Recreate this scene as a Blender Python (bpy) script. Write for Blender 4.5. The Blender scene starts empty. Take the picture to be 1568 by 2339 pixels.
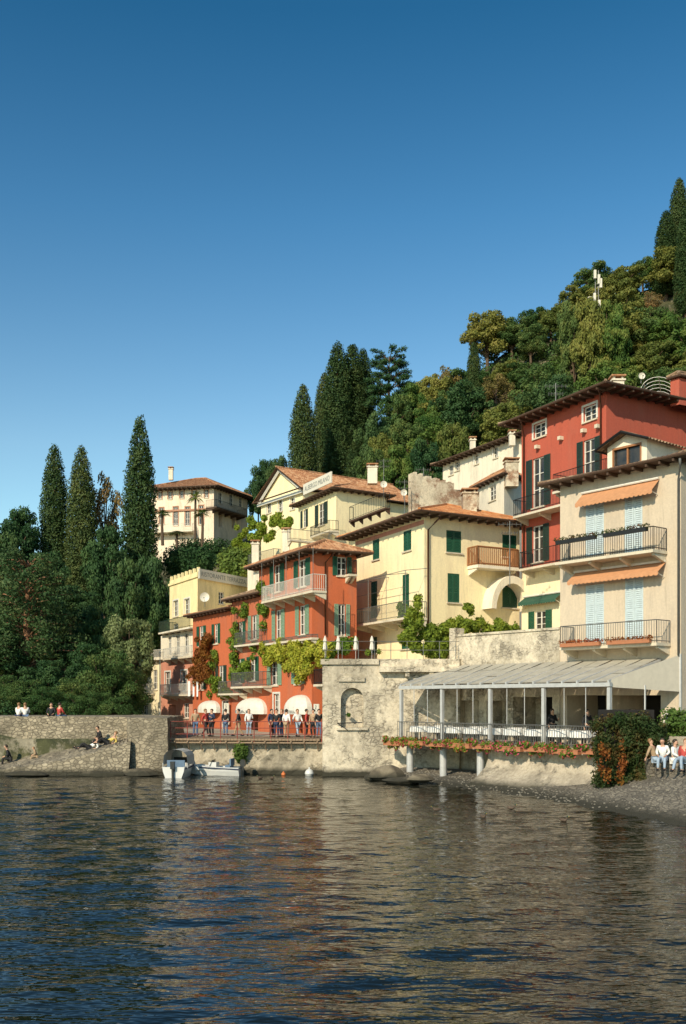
import bpy, math, random, numpy as np
from mathutils import Vector, Matrix
R=random.Random(7); S=bpy.context.scene; COL=S.collection
F=2274.;CX=784.;HY=1600.;HC=4.3
W={}
def V(x,y,z=0): return Vector((x,y,z))
def G(px,d,z=0): return V((px-CX)/F*d,d,z)
def Zz(py,d): return HC+(HY-py)/F*d
# ---------------- materials
def newmat(n):
    m=bpy.data.materials.new(n); m.use_nodes=True; t=m.node_tree; return m,t,t.nodes['Principled BSDF']
def N(t,k,**kw):
    n=t.nodes.new(k)
    for a,b in kw.items():
        if a in n.inputs: n.inputs[a].default_value=b
        else: setattr(n,a,b)
    return n
def noise(t,sc,det=4,rough=.6,scale=None,geo=True):
    c=N(t,'ShaderNodeNewGeometry').outputs['Position'] if geo else N(t,'ShaderNodeTexCoord').outputs['Object']
    if scale:
        mp=N(t,'ShaderNodeMapping'); mp.inputs['Scale'].default_value=scale; t.links.new(c,mp.inputs[0]); c=mp.outputs[0]
    n=N(t,'ShaderNodeTexNoise'); n.inputs['Scale'].default_value=sc; n.inputs['Detail'].default_value=det; n.inputs['Roughness'].default_value=rough
    t.links.new(c,n.inputs['Vector']); return n.outputs[0],c
def ramp(t,inp,stops):
    r=N(t,'ShaderNodeValToRGB'); e=r.color_ramp.elements
    while len(e)<len(stops): e.new(.5)
    for i,(p,c) in enumerate(stops): e[i].position=p; e[i].color=(*c,1)
    t.links.new(inp,r.inputs[0]); return r.outputs[0]
def mix(t,f,a,b,mode='MIX'):
    m=N(t,'ShaderNodeMix',data_type='RGBA',blend_type=mode)
    for i,x in ((0,f),(6,a),(7,b)):
        if isinstance(x,(int,float)): m.inputs[i].default_value=x
        elif isinstance(x,tuple): m.inputs[i].default_value=(*x,1)
        else: t.links.new(x,m.inputs[i])
    return m.outputs[2]
def bumpn(t,b,h,st,dist=.05):
    u=N(t,'ShaderNodeBump'); u.inputs['Strength'].default_value=st; u.inputs['Distance'].default_value=dist
    t.links.new(h,u.inputs['Height']); t.links.new(u.outputs[0],b.inputs['Normal'])
def sc3(c,k): return tuple(min(1,x*k) for x in c)
def plain(n,c,rough=.6,metal=0,var=.12,sc=4):
    m,t,b=newmat(n); f,_=noise(t,sc,geo=False)
    t.links.new(ramp(t,f,[(.3,sc3(c,1-var)),(.7,sc3(c,1+var))]),b.inputs['Base Color'])
    b.inputs['Roughness'].default_value=rough; b.inputs['Metallic'].default_value=metal; return m
def plaster(n,c,st=.3,stain=None):
    m,t,b=newmat(n); f,_=noise(t,.9,6,.65,(1,1,.35)); g,_=noise(t,9,4,.7)
    base=ramp(t,f,[(.25,sc3(c,1-st*.8)),(.45,c),(.75,sc3(c,1.1))])
    base=mix(t,.4,base,ramp(t,g,[(.3,sc3(c,.78)),(.7,sc3(c,1.15))]))
    s,_=noise(t,.5,8,.75,(1.6,1.6,.5))
    base=mix(t,ramp(t,s,[(.5,(0,0,0)),(.64,(.6,.6,.6))]),base,stain or sc3(c,.62))
    v,_=noise(t,1.2,5,.8,(3,3,.25)); base=mix(t,ramp(t,v,[(.53,(0,0,0)),(.7,(.38,.38,.38))]),base,sc3(c,.5))
    t.links.new(base,b.inputs['Base Color']); b.inputs['Roughness'].default_value=.92
    bumpn(t,b,g,.35,.03); return m
def stone(n,c1,c2,sc=2.6,mortar=None,plasterc=None,thr=.5,wet=.4):
    m,t,b=newmat(n); f,co=noise(t,1.2,5,.65)
    mp=N(t,'ShaderNodeMapping'); mp.inputs['Scale'].default_value=(1,1,1.7); t.links.new(co,mp.inputs[0])
    d,_=noise(t,3,3); ad=N(t,'ShaderNodeMixRGB'); ad.inputs[0].default_value=.08; t.links.new(mp.outputs[0],ad.inputs[1]); t.links.new(d,ad.inputs[2])
    v=N(t,'ShaderNodeTexVoronoi'); v.inputs['Scale'].default_value=sc; t.links.new(ad.outputs[0],v.inputs['Vector'])
    e=N(t,'ShaderNodeTexVoronoi',feature='DISTANCE_TO_EDGE'); e.inputs['Scale'].default_value=sc; t.links.new(ad.outputs[0],e.inputs['Vector'])
    bw=N(t,'ShaderNodeRGBToBW'); t.links.new(v.outputs['Color'],bw.inputs[0])
    col=ramp(t,bw.outputs[0],[(.2,c1),(.8,c2)])
    ed=ramp(t,e.outputs['Distance'],[(.0,(0,0,0)),(.12,(1,1,1))])
    col=mix(t,ed,mortar or sc3(c1,.62),col)
    g,_=noise(t,7,6,.75); col=mix(t,.5,col,mix(t,1.,col,ramp(t,g,[(.3,(.35,.33,.3)),(.65,(1,1,1))]),'MULTIPLY'))
    h=ed
    if plasterc:
        s,_=noise(t,.8,8,.72); k=ramp(t,s,[(thr-.04,(1,1,1)),(thr+.06,(0,0,0))])
        pc=ramp(t,f,[(.25,sc3(plasterc,.62)),(.5,plasterc),(.75,sc3(plasterc,1.2))])
        pc=mix(t,.6,pc,mix(t,1.,pc,ramp(t,g,[(.35,(.5,.46,.4)),(.55,(1,1,1))]),'MULTIPLY'))
        col=mix(t,k,col,pc); h=mix(t,k,ed,(.9,.9,.9))
    dk,_=noise(t,.35,6,.7,(1,1,.4)); col=mix(t,ramp(t,dk,[(.46,(0,0,0)),(.64,(.62,.62,.62))]),col,sc3(c1,.5))
    sp=N(t,'ShaderNodeSeparateXYZ'); t.links.new(co,sp.inputs[0]); 
    ws=N(t,'ShaderNodeMath',operation='MULTIPLY_ADD'); t.links.new(f,ws.inputs[0]); ws.inputs[1].default_value=-wet; t.links.new(sp.outputs[2],ws.inputs[2])
    wk=ramp(t,ws.outputs[0],[(.0,(1,1,1)),(.3,(0,0,0))]); col=mix(t,wk,col,(.035,.032,.02))
    t.links.new(col,b.inputs['Base Color']); b.inputs['Roughness'].default_value=.9
    hh=mix(t,.45,h,g); bumpn(t,b,hh,.8,.06); return m
def tile(n,c1,c2,c3):
    m,t,b=newmat(n); _,co=noise(t,1)
    v=N(t,'ShaderNodeTexVoronoi'); v.inputs['Scale'].default_value=3.6; t.links.new(co,v.inputs['Vector'])
    bw=N(t,'ShaderNodeRGBToBW'); t.links.new(v.outputs['Color'],bw.inputs[0])
    col=ramp(t,bw.outputs[0],[(.2,c1),(.5,c2),(.85,c3)]); g,_=noise(t,1.1,6,.7)
    col=mix(t,ramp(t,g,[(.5,(0,0,0)),(.7,(.7,.7,.7))]),col,sc3(c1,.45)); t.links.new(col,b.inputs['Base Color'])
    b.inputs['Roughness'].default_value=.9; bumpn(t,b,bw.outputs[0],.5,.05); return m
def leaf(n,c1,c2,c3,tr=.25,ns=.45,k=1.):
    c1,c2,c3=[sc3(c,k) for c in (c1,c2,c3)]
    m,t,b=newmat(n); f,_=noise(t,ns,5,.7); col=ramp(t,f,[(.3,c1),(.5,c2),(.7,c3)])
    oi=N(t,'ShaderNodeObjectInfo'); hs=N(t,'ShaderNodeHueSaturation')
    mr=N(t,'ShaderNodeMapRange'); mr.inputs['To Min'].default_value=.475; mr.inputs['To Max'].default_value=.53; t.links.new(oi.outputs['Random'],mr.inputs[0])
    mv=N(t,'ShaderNodeMapRange'); mv.inputs['To Min'].default_value=1.3; mv.inputs['To Max'].default_value=.8; t.links.new(oi.outputs['Random'],mv.inputs[0])
    t.links.new(mr.outputs[0],hs.inputs['Hue']); t.links.new(mv.outputs[0],hs.inputs['Value']); t.links.new(col,hs.inputs['Color'])
    g,_=noise(t,6,2,.6); c=mix(t,1.,hs.outputs[0],ramp(t,g,[(.3,(.65,.65,.65)),(.65,(1,1,1))]),'MULTIPLY')
    t.links.new(c,b.inputs['Base Color']); b.inputs['Roughness'].default_value=.65; b.inputs['Specular IOR Level'].default_value=.2
    tl=N(t,'ShaderNodeBsdfTranslucent'); t.links.new(c,tl.inputs[0]); ms=N(t,'ShaderNodeMixShader'); ms.inputs[0].default_value=tr
    t.links.new(b.outputs[0],ms.inputs[1]); t.links.new(tl.outputs[0],ms.inputs[2]); t.links.new(ms.outputs[0],t.nodes['Material Output'].inputs[0]); return m
M=dict(
 cream=plaster('cream_plaster',(.84,.72,.48),.2), cream2=plaster('pale_yellow_plaster',(.88,.75,.46),.18,(.70,.57,.36)), yellow=plaster('yellow_plaster',(.86,.71,.38),.2),
 white=plaster('white_plaster',(.76,.68,.54),.25), red=plaster('red_plaster',(.50,.12,.045),.3,(.40,.13,.07)), red2=plaster('old_red_plaster',(.44,.12,.055),.35,(.50,.24,.14)),
 brick=plaster('brick_red_plaster',(.43,.09,.052),.25,(.38,.11,.07)), pink=plaster('pink_plaster',(.56,.24,.16),.3), grey=plaster('grey_beige_plaster',(.57,.47,.35),.22,(.43,.36,.28)),
 villa=plaster('villa_plaster',(.82,.67,.51),.2), brownb=plain('brown_trim',(.40,.20,.12),.8),
 quay=stone('quay_stone',(.26,.22,.155),(.46,.39,.28),3.6), harbour=stone('harbour_stone',(.28,.24,.17),(.44,.38,.28),3.0,plasterc=(.50,.43,.32),thr=.57),
 niche=stone('worn_plaster_stone',(.38,.33,.25),(.56,.49,.38),3.6,plasterc=(.64,.56,.43),thr=.52), ruin=stone('peeling_brick',(.40,.22,.13),(.56,.36,.23),6,plasterc=(.70,.60,.44),thr=.54),
 conc=stone('weathered_concrete',(.32,.28,.215),(.42,.36,.28),2.,plasterc=(.46,.40,.31),thr=.56), cobble=stone('cobbles',(.17,.15,.12),(.31,.27,.21),5.,wet=.2),
 terr=stone('hill_rock_earth',(.06,.07,.025),(.11,.10,.04),.6,plasterc=(.32,.28,.20),thr=.44,wet=0),
 tile=tile('terracotta_tile',(.28,.12,.055),(.40,.19,.09),(.50,.29,.16)), tileo=tile('orange_tile',(.42,.15,.05),(.50,.20,.07),(.56,.28,.12)), tileb=tile('brown_tile',(.17,.11,.07),(.27,.17,.10),(.36,.25,.16)),
 wood=plain('dark_wood',(.075,.04,.022),.7), woodm=plain('weathered_wood',(.26,.18,.115),.8), woodo=plain('oiled_wood',(.30,.13,.05),.6),
 green=plain('green_shutter_paint',(.014,.085,.045),.5), pgreen=plain('pale_green_shutter',(.20,.30,.20),.6), dgreen=plain('dark_shutter',(.018,.04,.03),.5), blue=plain('pale_blue_shutter',(.50,.58,.60),.55),
 frame=plain('white_window_frame',(.68,.65,.58),.5), trim=plaster('stone_trim',(.62,.54,.41),.2), iron=plain('black_iron',(.02,.02,.02),.5,.3), irong=plain('grey_iron',(.16,.16,.15),.5,.3),
 redrail=plain('rust_red_paint',(.24,.045,.03),.6), steel=plain('pale_steel_paint',(.46,.46,.45),.45,.1), copper=plain('brown_copper_pipe',(.14,.06,.035),.4,.6),
 orange=plain('orange_canvas',(.52,.25,.12),.85), wcanvas=plain('white_canvas',(.66,.62,.54),.8,0,.06), gcanvas=plain('green_canvas',(.025,.085,.055),.8), canopy=plain('grey_beige_canvas',(.40,.37,.30),.8,0,.15,1.5),
 curtain=plain('beige_curtain',(.58,.52,.42),.85,0,.06),
 cloth=plain('white_linen',(.76,.75,.72),.8,0,.05), black=plain('black_fabric',(.012,.012,.014),.8), signw=plain('sign_white',(.66,.62,.52),.6,0,.06), ink=plain('sign_lettering',(.13,.15,.15),.6),
 gel=plain('white_gelcoat',(.60,.60,.58),.35,0,.04), dark=plain('painted_inner_shade',(.012,.010,.009),.9), rubber=plain('black_engine',(.015,.015,.017),.35), bluec=plain('blue_boat_cover',(.10,.16,.24),.7), greyc=plain('grey_boat_cover',(.42,.42,.40),.8),  # dark: near-black colour painted in as shade inside doorways and ivy
 terra=plain('terracotta_pot',(.38,.15,.07),.8), skin=plain('skin',(.52,.30,.20),.55,0,.05), hair=plain('dark_hair',(.03,.018,.01),.6), hairb=plain('light_brown_hair',(.22,.12,.05),.6),
 redb=plain('red_fabric',(.42,.05,.04),.8), jeans=plain('blue_denim',(.09,.14,.24),.85), ljeans=plain('light_denim',(.30,.38,.48),.85), yel=plain('yellow_fabric',(.62,.47,.12),.8), tan=plain('tan_fabric',(.36,.25,.15),.8), navy=plain('navy_fabric',(.02,.03,.07),.8),
 orangeb=plain('orange_buoy',(.60,.17,.05),.5), bark=plain('bark',(.10,.065,.04),.9,0,.3), barko=plain('reddish_bark',(.26,.13,.07),.9,0,.3), rock=stone('boulder',(.16,.13,.09),(.24,.2,.14),.8), pebble=plain('pebble_stone',(.20,.18,.145),.9,0,.4,1.5),
 duckb=plain('duck_brown',(.09,.06,.04),.7,0,.4,20), duckg=plain('duck_green_head',(.01,.05,.03),.4), bill=plain('yellow_bill',(.5,.35,.05),.5),
 L1=leaf('broadleaf_green',(.022,.050,.010),(.055,.092,.018),(.13,.138,.030),k=1.95), L2=leaf('olive_green_leaf',(.040,.058,.014),(.10,.112,.024),(.17,.16,.04),k=1.8), L3=leaf('dark_evergreen_leaf',(.010,.028,.010),(.024,.050,.016),(.052,.080,.024),.15,k=2.1), L5=leaf('mid_dark_green_leaf',(.014,.036,.010),(.036,.066,.017),(.088,.104,.028),.2,k=2.0),  # L5 is a mid-dark green foliage colour
 L4=leaf('autumn_leaf',(.11,.09,.03),(.22,.16,.06),(.24,.13,.045),k=1.2), Lc=leaf('cypress_foliage',(.016,.036,.012),(.036,.060,.018),(.075,.092,.027),.12,.8,k=1.7), Lp=leaf('conifer_foliage',(.022,.046,.016),(.055,.086,.028),(.12,.125,.04),.2,k=1.75),
 Ly=leaf('yellow_green_vine_leaf',(.14,.19,.02),(.30,.36,.04),(.46,.44,.07),.4,1.5,k=1.1), Lg=leaf('fresh_vine_leaf',(.05,.10,.014),(.12,.19,.024),(.22,.27,.035),.35,1.5,k=1.35), Lr=leaf('red_vine_leaf',(.14,.03,.012),(.27,.05,.02),(.30,.12,.03),.3,1.5,k=1.2),
 Li=leaf('ivy_leaf',(.025,.05,.013),(.05,.065,.018),(.14,.04,.02),.2,1.1,k=1.3), Lf=leaf('pink_blossom',(.50,.04,.07),(.62,.10,.16),(.55,.20,.10),.3,6), Lo=leaf('olive_leaf',(.08,.11,.045),(.16,.20,.08),(.24,.27,.12),.3,k=1.25),
)
def glass():
    m,t,b=newmat('window_glass'); f,_=noise(t,1.5); t.links.new(ramp(t,f,[(.3,(.012,.014,.016)),(.7,(.06,.055,.045))]),b.inputs['Base Color'])
    b.inputs['Roughness'].default_value=.08; return m
M['glass']=glass()
def watermat():
    m,t,b=newmat('lake_water'); b.inputs['Base Color'].default_value=(.008,.010,.007,1); b.inputs['Roughness'].default_value=.02; b.inputs['IOR'].default_value=1.45
    c,_=noise(t,2.4,2,.5,(.6,1.5,1)); d,_=noise(t,6.5,1,.5,(.7,1.4,1))
    h2=N(t,'ShaderNodeMath',operation='MULTIPLY_ADD'); t.links.new(d,h2.inputs[0]); h2.inputs[1].default_value=.26; t.links.new(c,h2.inputs[2])
    bumpn(t,b,h2.outputs[0],1.0,.045); return m
M['water']=watermat()
# ---------------- mesh builder
class MB:
    def __init__(s): s.v=[];s.f=[];s.k=[]
    def add(s,vs,fs,k=0):
        n=len(s.v); s.v+=[tuple(v) for v in vs]; s.f+=[[i+n for i in f] for f in fs]; s.k+=[k]*len(fs)
    def quad(s,a,b,c,d,k=0): s.add([a,b,c,d],[[0,1,2,3]],k)
    def box(s,x0,y0,z0,x1,y1,z1,T=None,k=0):
        T=T or V; p=[T(x,y,z) for z in (z0,z1) for x,y in ((x0,y0),(x1,y0),(x1,y1),(x0,y1))]
        s.add(p,[[3,2,1,0],[4,5,6,7],[0,1,5,4],[1,2,6,5],[2,3,7,6],[3,0,4,7]],k)
    def prism(s,pts,z0,z1,k=0,kt=None):
        n=len(pts); s.add([V(p[0],p[1],z0) for p in pts]+[V(p[0],p[1],z1) for p in pts],[[i,(i+1)%n,n+(i+1)%n,n+i] for i in range(n)],k)
        s.add([V(p[0],p[1],z1) for p in pts],[list(range(n))],k if kt is None else kt)
    def tube(s,pts,r,n=6,k=0):
        pts=[Vector(p) for p in pts]; r=r if isinstance(r,(list,tuple)) else [r]*len(pts); vs=[]
        for i,p in enumerate(pts):
            d=(pts[min(i+1,len(pts)-1)]-pts[max(i-1,0)]).normalized(); a=d.cross(V(0,0,1) if abs(d.z)<.9 else V(1,0,0)).normalized(); b=d.cross(a)
            vs+=[p+(a*math.cos(j*2*math.pi/n)+b*math.sin(j*2*math.pi/n))*r[i] for j in range(n)]
        fs=[[i*n+j,i*n+(j+1)%n,(i+1)*n+(j+1)%n,(i+1)*n+j] for i in range(len(pts)-1) for j in range(n)]
        fs+=[list(range(n))[::-1],[(len(pts)-1)*n+j for j in range(n)]]; s.add(vs,fs,k)
    def lathe(s,c,prof,n=12,k=0,sq=0):
        c=Vector(c); vs=[]
        for r,z in prof:
            for j in range(n):
                a=j*2*math.pi/n; q=1+sq*math.cos(a*n/2); vs.append(c+V(r*q*math.cos(a),r*q*math.sin(a),z))
        s.add(vs,[[i*n+j,i*n+(j+1)%n,(i+1)*n+(j+1)%n,(i+1)*n+j] for i in range(len(prof)-1) for j in range(n)]+[[j for j in range(n)][::-1],[(len(prof)-1)*n+j for j in range(n)]],k)
    def ball(s,c,r,n=10,k=0,sc=(1,1,1)):
        c=Vector(c); vs=[];m=n//2+1
        for i in range(m+1):
            th=math.pi*i/m
            for j in range(n): a=2*math.pi*j/n; vs.append(c+V(r*sc[0]*math.sin(th)*math.cos(a),r*sc[1]*math.sin(th)*math.sin(a),r*sc[2]*math.cos(th)))
        s.add(vs,[[i*n+j,i*n+(j+1)%n,(i+1)*n+(j+1)%n,(i+1)*n+j] for i in range(m) for j in range(n)],k)
def mk(name,mb,mats,parent=None,smooth=False,org=None,label=None):
    if not isinstance(mats,(list,tuple)): mats=[mats]
    me=bpy.data.meshes.new(name); vs=np.array(mb.v,float).reshape(-1,3)
    if org is None:
        lo,hi=vs.min(0),vs.max(0); org=V((lo[0]+hi[0])/2,(lo[1]+hi[1])/2,lo[2])
    me.from_pydata((vs-np.array(org)).tolist(),[],mb.f if isinstance(mb.f,list) else mb.f.tolist())
    for m in mats: me.materials.append(M[m] if isinstance(m,str) else m)
    if len(mats)>1: me.polygons.foreach_set('material_index',mb.k)
    if smooth: me.polygons.foreach_set('use_smooth',[True]*len(me.polygons))
    o=bpy.data.objects.new(name,me); COL.objects.link(o); org=Vector(org)
    if parent: o.parent=parent; o.location=org-W[parent.name]
    else: o.location=org
    W[o.name]=org.copy()
    if label: o['label']=label
    return o
def mtube(name,pts,r,mat,par,n=6): mb=MB(); mb.tube(pts,r,n); return mk(name,mb,mat,par)
def tag(o,label=None,cat=None,group=None,kind=None):
    if label:o['label']=label
    if cat:o['category']=cat
    if group:o['group']=group
    if kind:o['kind']=kind
    return o
def thing(name,label,cat,org=(0,0,0),group=None):
    o=bpy.data.objects.new(name,None); o.empty_display_size=.3; COL.objects.link(o); o.location=org; W[o.name]=Vector(org); return tag(o,label,cat,group)
def clone(root,label=None):
    r=root.copy(); COL.objects.link(r)
    def rec(a,b):
        for c in a.children:
            d=c.copy(); COL.objects.link(d); d.parent=b; rec(c,d)
    rec(root,r)
    if label: r['label']=label
    return r
used=set()
def place(root,loc,rz=0,sc=1,label=None):
    if root.name in used: root=clone(root)
    else: used.add(root.name)
    root.location=loc; root.rotation_euler=(0,0,rz); root.scale=sc if isinstance(sc,tuple) else (sc,)*3
    if label: root['label']=label
    return root
class Fac:
    def __init__(s,a,b):
        s.A=V(a.x,a.y); b=V(b.x,b.y); s.u=(b-s.A).normalized(); s.L=(b-s.A).length; s.n=V(s.u.y,-s.u.x)
    def U(s,px,off=0):
        A=s.A+s.n*off; k=(px-CX)/F; return (k*A.y-A.x)/(s.u.x-k*s.u.y)
    def D(s,px,off=0): return s.A.y+s.n.y*off+s.U(px,off)*s.u.y
    def z(s,px,py,off=0): return HC+(HY-py)/F*s.D(px,off)
    def P(s,u,n,z): return s.A+s.u*u+s.n*n+V(0,0,z)
def wallgrid(mb,fac,u0,u1,z0,z1,ops,k=0,band=None):
    us=sorted({u0,u1}|{o[0] for o in ops}|{o[1] for o in ops}); zs=sorted({z0,z1}|{o[2] for o in ops}|{o[3] for o in ops}|({band} if band else set()))
    us=[u for u in us if u0<=u<=u1]; zs=[z for z in zs if z0<=z<=z1]
    for i in range(len(us)-1):
        for j in range(len(zs)-1):
            u=(us[i]+us[i+1])/2; z=(zs[j]+zs[j+1])/2
            if any(o[0]<u<o[1] and o[2]<z<o[3] for o in ops): continue
            mb.quad(fac.P(us[i],0,zs[j]),fac.P(us[i+1],0,zs[j]),fac.P(us[i+1],0,zs[j+1]),fac.P(us[i],0,zs[j+1]),1 if band and z<band else k)
    for a,b,c,d,r in ops:
        for (p,q),(s,t) in (((a,c),(b,c)),((b,c),(b,d)),((b,d),(a,d)),((a,d),(a,c))):
            mb.quad(fac.P(p,0,q),fac.P(s,0,t),fac.P(s,-r,t),fac.P(p,-r,q),1 if band and d<band else k)
def shutter(fac,u0,u1,n,z0,z1,mat,par):
    mb=MB(); T=fac.P; b=.06
    mb.box(u0,n,z0,u0+b,n+.045,z1,T); mb.box(u1-b,n,z0,u1,n+.045,z1,T); mb.box(u0+b,n,z0,u1-b,n+.04,z0+b,T); mb.box(u0+b,n,z1-b,u1-b,n+.04,z1,T)
    zm=(z0+z1)/2; mb.box(u0+b,n,zm-.03,u1-b,n+.04,zm+.03,T)
    k=max(3,int((z1-z0)/.1)); h=(z1-z0-2*b)/k
    for i in range(k):
        za=z0+b+i*h
        p=[T(u0+b,n+.04,za),T(u1-b,n+.04,za),T(u1-b,n+.005,za+h*.95),T(u0+b,n+.005,za+h*.95)]; mb.quad(*p)
    mk('shutter',mb,mat,par)
def window(H,fac,o,typ,sm):
    u0,u1,z0,z1,r=o; T=fac.P
    if typ=='v':
        mb=MB(); mb.quad(T(u0,-r,z0),T(u1,-r,z0),T(u1,-r,z1),T(u0,-r,z1)); mk('doorway_shade',mb,'dark',H); return  # near-black back sheet, painted shade of the room behind the opening
    g=MB(); g.quad(T(u0-.02,-.16,z0-.02),T(u1+.02,-.16,z0-.02),T(u1+.02,-.16,z1+.02),T(u0-.02,-.16,z1+.02)); w=mk('window',g,'glass',H)
    f=MB(); b=.07; f.box(u0,-.15,z0,u0+b,-.09,z1,T); f.box(u1-b,-.15,z0,u1,-.09,z1,T); f.box(u0+b,-.15,z0,u1-b,-.092,z0+b,T); f.box(u0+b,-.15,z1-b,u1-b,-.092,z1,T)
    um=(u0+u1)/2; f.box(um-.035,-.15,z0+b,um+.035,-.088,z1-b,T)
    for q in (.36,.68): zz=z0+(z1-z0)*q; f.box(u0+b,-.148,zz-.02,u1-b,-.1,zz+.02,T)
    mk('frame',f,'frame',w)
    s=MB(); s.box(u0-.1,.003,z0-.1,u1+.1,.1,z0-.01,T); mk('sill',s,'trim',w)
    if typ in 'tb':
        t=MB(); t.box(u0-.14,.003,z0,u0-.01,.05,z1+.14,T); t.box(u1+.01,.003,z0,u1+.14,.05,z1+.14,T); t.box(u0-.01,.003,z1+.01,u1+.01,.05,z1+.14,T); mk('surround',t,'frame' if typ=='t' else 'brownb',w)
    if typ=='c': shutter(fac,u0+.01,um-.01,-.05,z0+.01,z1-.01,sm,w); shutter(fac,um+.01,u1-.01,-.05,z0+.01,z1-.01,sm,w)
    if typ=='o':
        ww=(u1-u0)/2; shutter(fac,u0-ww-.02,u0-.02,.02,z0,z1,sm,w); shutter(fac,u1+.02,u1+ww+.02,.02,z0,z1,sm,w)
def slope(mb,e0,e1,t0,t1,pitch=.26,amp=.05):
    L=(e1-e0).length; ex=(e1-e0)/L; w=t0-e0; a=w.dot(ex); wp=w-ex*a; h=wp.length; ey=wp/h; b=(t1-e0).dot(ex); nz=ex.cross(ey)
    if nz.z<0: nz=-nz
    a=max(a,0); b=min(b,L); n=max(2,int(L/pitch))*4; rows=max(2,int(h/.45)); vs=[];
    for i in range(n+1):
        s=L*i/n; vm=h if a<=s<=b else (h*s/a if s<a else h*(L-s)/(L-b)); o=amp*math.sin(2*math.pi*i/4+.6)
        for j in range(rows+1): vs.append(e0+ex*s+ey*(vm*j/rows)+nz*(o+R.uniform(-.008,.008)))
    mb.add(vs,[[i*(rows+1)+j,(i+1)*(rows+1)+j,(i+1)*(rows+1)+j+1,i*(rows+1)+j+1] for i in range(n) for j in range(rows)])
def house(label,A,C,B,zb,zt,wm,rm='tile',fl=(),fr=(),rise=1.6,oh=.7,rt='hip',band=None,cat='house',rafters=True):
    a=G(*A);c=G(*C);fL=Fac(a,c); b=G(*B) if isinstance(B,tuple) else c-fL.n*B; fR=Fac(c,b); d=a+b-c; ctr=(a+b)/2; ctr.z=zb
    H=thing('house',label,cat,ctr); mb=MB(); todo=[]
    for fac,ws in ((fL,fl),(fR,fr)):
        ops=[]
        for w in ws:
            x0,y0,x1,y1,typ=w[:5]; sm=w[5] if len(w)>5 else None; xm=(x0+x1)/2
            o=(fac.U(x0),fac.U(x1),max(zb+.03,fac.z(xm,y1)),min(zt-.1,fac.z(xm,y0)),2.5 if typ=='v' else .2); ops.append(o); todo.append((fac,o,typ,sm))
        wallgrid(mb,fac,0,fac.L,zb,zt,ops,0,band[0] if band else None)
    for p,q in ((b,d),(d,a)): mb.quad(p+V(0,0,zb),q+V(0,0,zb),q+V(0,0,zt),p+V(0,0,zt))
    ea=(c-a).normalized();eb=(b-c).normalized(); z=V(0,0,zt+.14)
    if rt=='gable':
        m=(a+c)/2+V(0,0,zt+rise*.93); mb.add([a+V(0,0,zt),c+V(0,0,zt),m],[[0,1,2]]); m2=(d+b)/2+V(0,0,zt+rise*.93); mb.add([d+V(0,0,zt),b+V(0,0,zt),m2],[[0,1,2]])
    mats=[wm]+([band[1]] if band else [])
    if rt=='flat':
        mb.quad(a+V(0,0,zt-.3),c+V(0,0,zt-.3),b+V(0,0,zt-.3),d+V(0,0,zt-.3))
        i1=a+ea*.25+eb*.25;i2=c-ea*.25+eb*.25;i3=b-ea*.25-eb*.25;i4=d+ea*.25-eb*.25; up=V(0,0,zt); dn=V(0,0,zt-.3)
        for p,q,r,s in ((a,c,i2,i1),(c,b,i3,i2),(b,d,i4,i3),(d,a,i1,i4)): mb.quad(p+up,q+up,r+up,s+up); mb.quad(s+up,r+up,r+dn,s+dn)
    mk('wall',mb,mats,H)
    for t in todo: window(H,*t)
    H2=dict(root=H,L=fL,R=fR,zt=zt,a=a,b=b,c=c,d=d)
    if rt=='flat': return H2
    P=[a-ea*oh-eb*oh,c+ea*oh-eb*oh,b+ea*oh+eb*oh,d-ea*oh+eb*oh]; Q=[p+z for p in P]; l1=(P[1]-P[0]).length;l2=(P[2]-P[1]).length; up=V(0,0,zt+.14+rise); mid=lambda p,q:(p+q)/2
    mb=MB()
    if rt=='gable': R0=mid(P[0],P[1])+up;R1=mid(P[3],P[2])+up; slope(mb,Q[1],Q[2],R0,R1);slope(mb,Q[3],Q[0],R1,R0); hips=[(R0,R1)]
    elif l1>=l2:
        i=l2/2*.9; R0=mid(P[0],P[3])+ea*i+up;R1=mid(P[1],P[2])-ea*i+up
        slope(mb,Q[0],Q[1],R0,R1);slope(mb,Q[1],Q[2],R1,R1);slope(mb,Q[2],Q[3],R1,R0);slope(mb,Q[3],Q[0],R0,R0); hips=[(R0,R1),(Q[0],R0),(Q[3],R0),(Q[1],R1),(Q[2],R1)]
    else:
        i=l1/2*.9; R0=mid(P[0],P[1])+eb*i+up;R1=mid(P[3],P[2])-eb*i+up
        slope(mb,Q[1],Q[2],R0,R1);slope(mb,Q[0],Q[1],R0,R0);slope(mb,Q[3],Q[0],R1,R0);slope(mb,Q[2],Q[3],R1,R1); hips=[(R0,R1),(Q[0],R0),(Q[1],R0),(Q[3],R1),(Q[2],R1)]
    for p,q in hips: mb.tube([p+V(0,0,.03),q+V(0,0,.03)],.1)
    ro=mk('roof',mb,rm,H); H2['roof']=ro
    mb=MB()
    if rt!='gable':
        mb.prism(P,zt+.02,zt+.1); mb.add([p+V(0,0,zt+.02) for p in P],[[0,1,2,3]])
    else:
        for p,q,r,s in ((Q[1],Q[2],R1,R0),(Q[3],Q[0],R0,R1)): e=V(0,0,-.1); mb.quad(p+e,q+e,r+e,s+e)
    if rafters and rt!='gable':
        for f,(p,q) in ((fL,(P[0],P[1])),(fR,(P[1],P[2]))):
            L=(q-p).length; k=int(L/.7)
            for i in range(1,k):
                u=L*i/k-oh; mb.box(u-.05,.0,zt-.13,u+.05,oh-.03,zt+.02,f.P)
    for p,q in ((P[0],P[1]),(P[1],P[2])): mb.tube([p+V(0,0,zt+.09),q+V(0,0,zt+.09)],.075,6)
    mk('eaves',mb,'wood',ro); return H2
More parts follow.
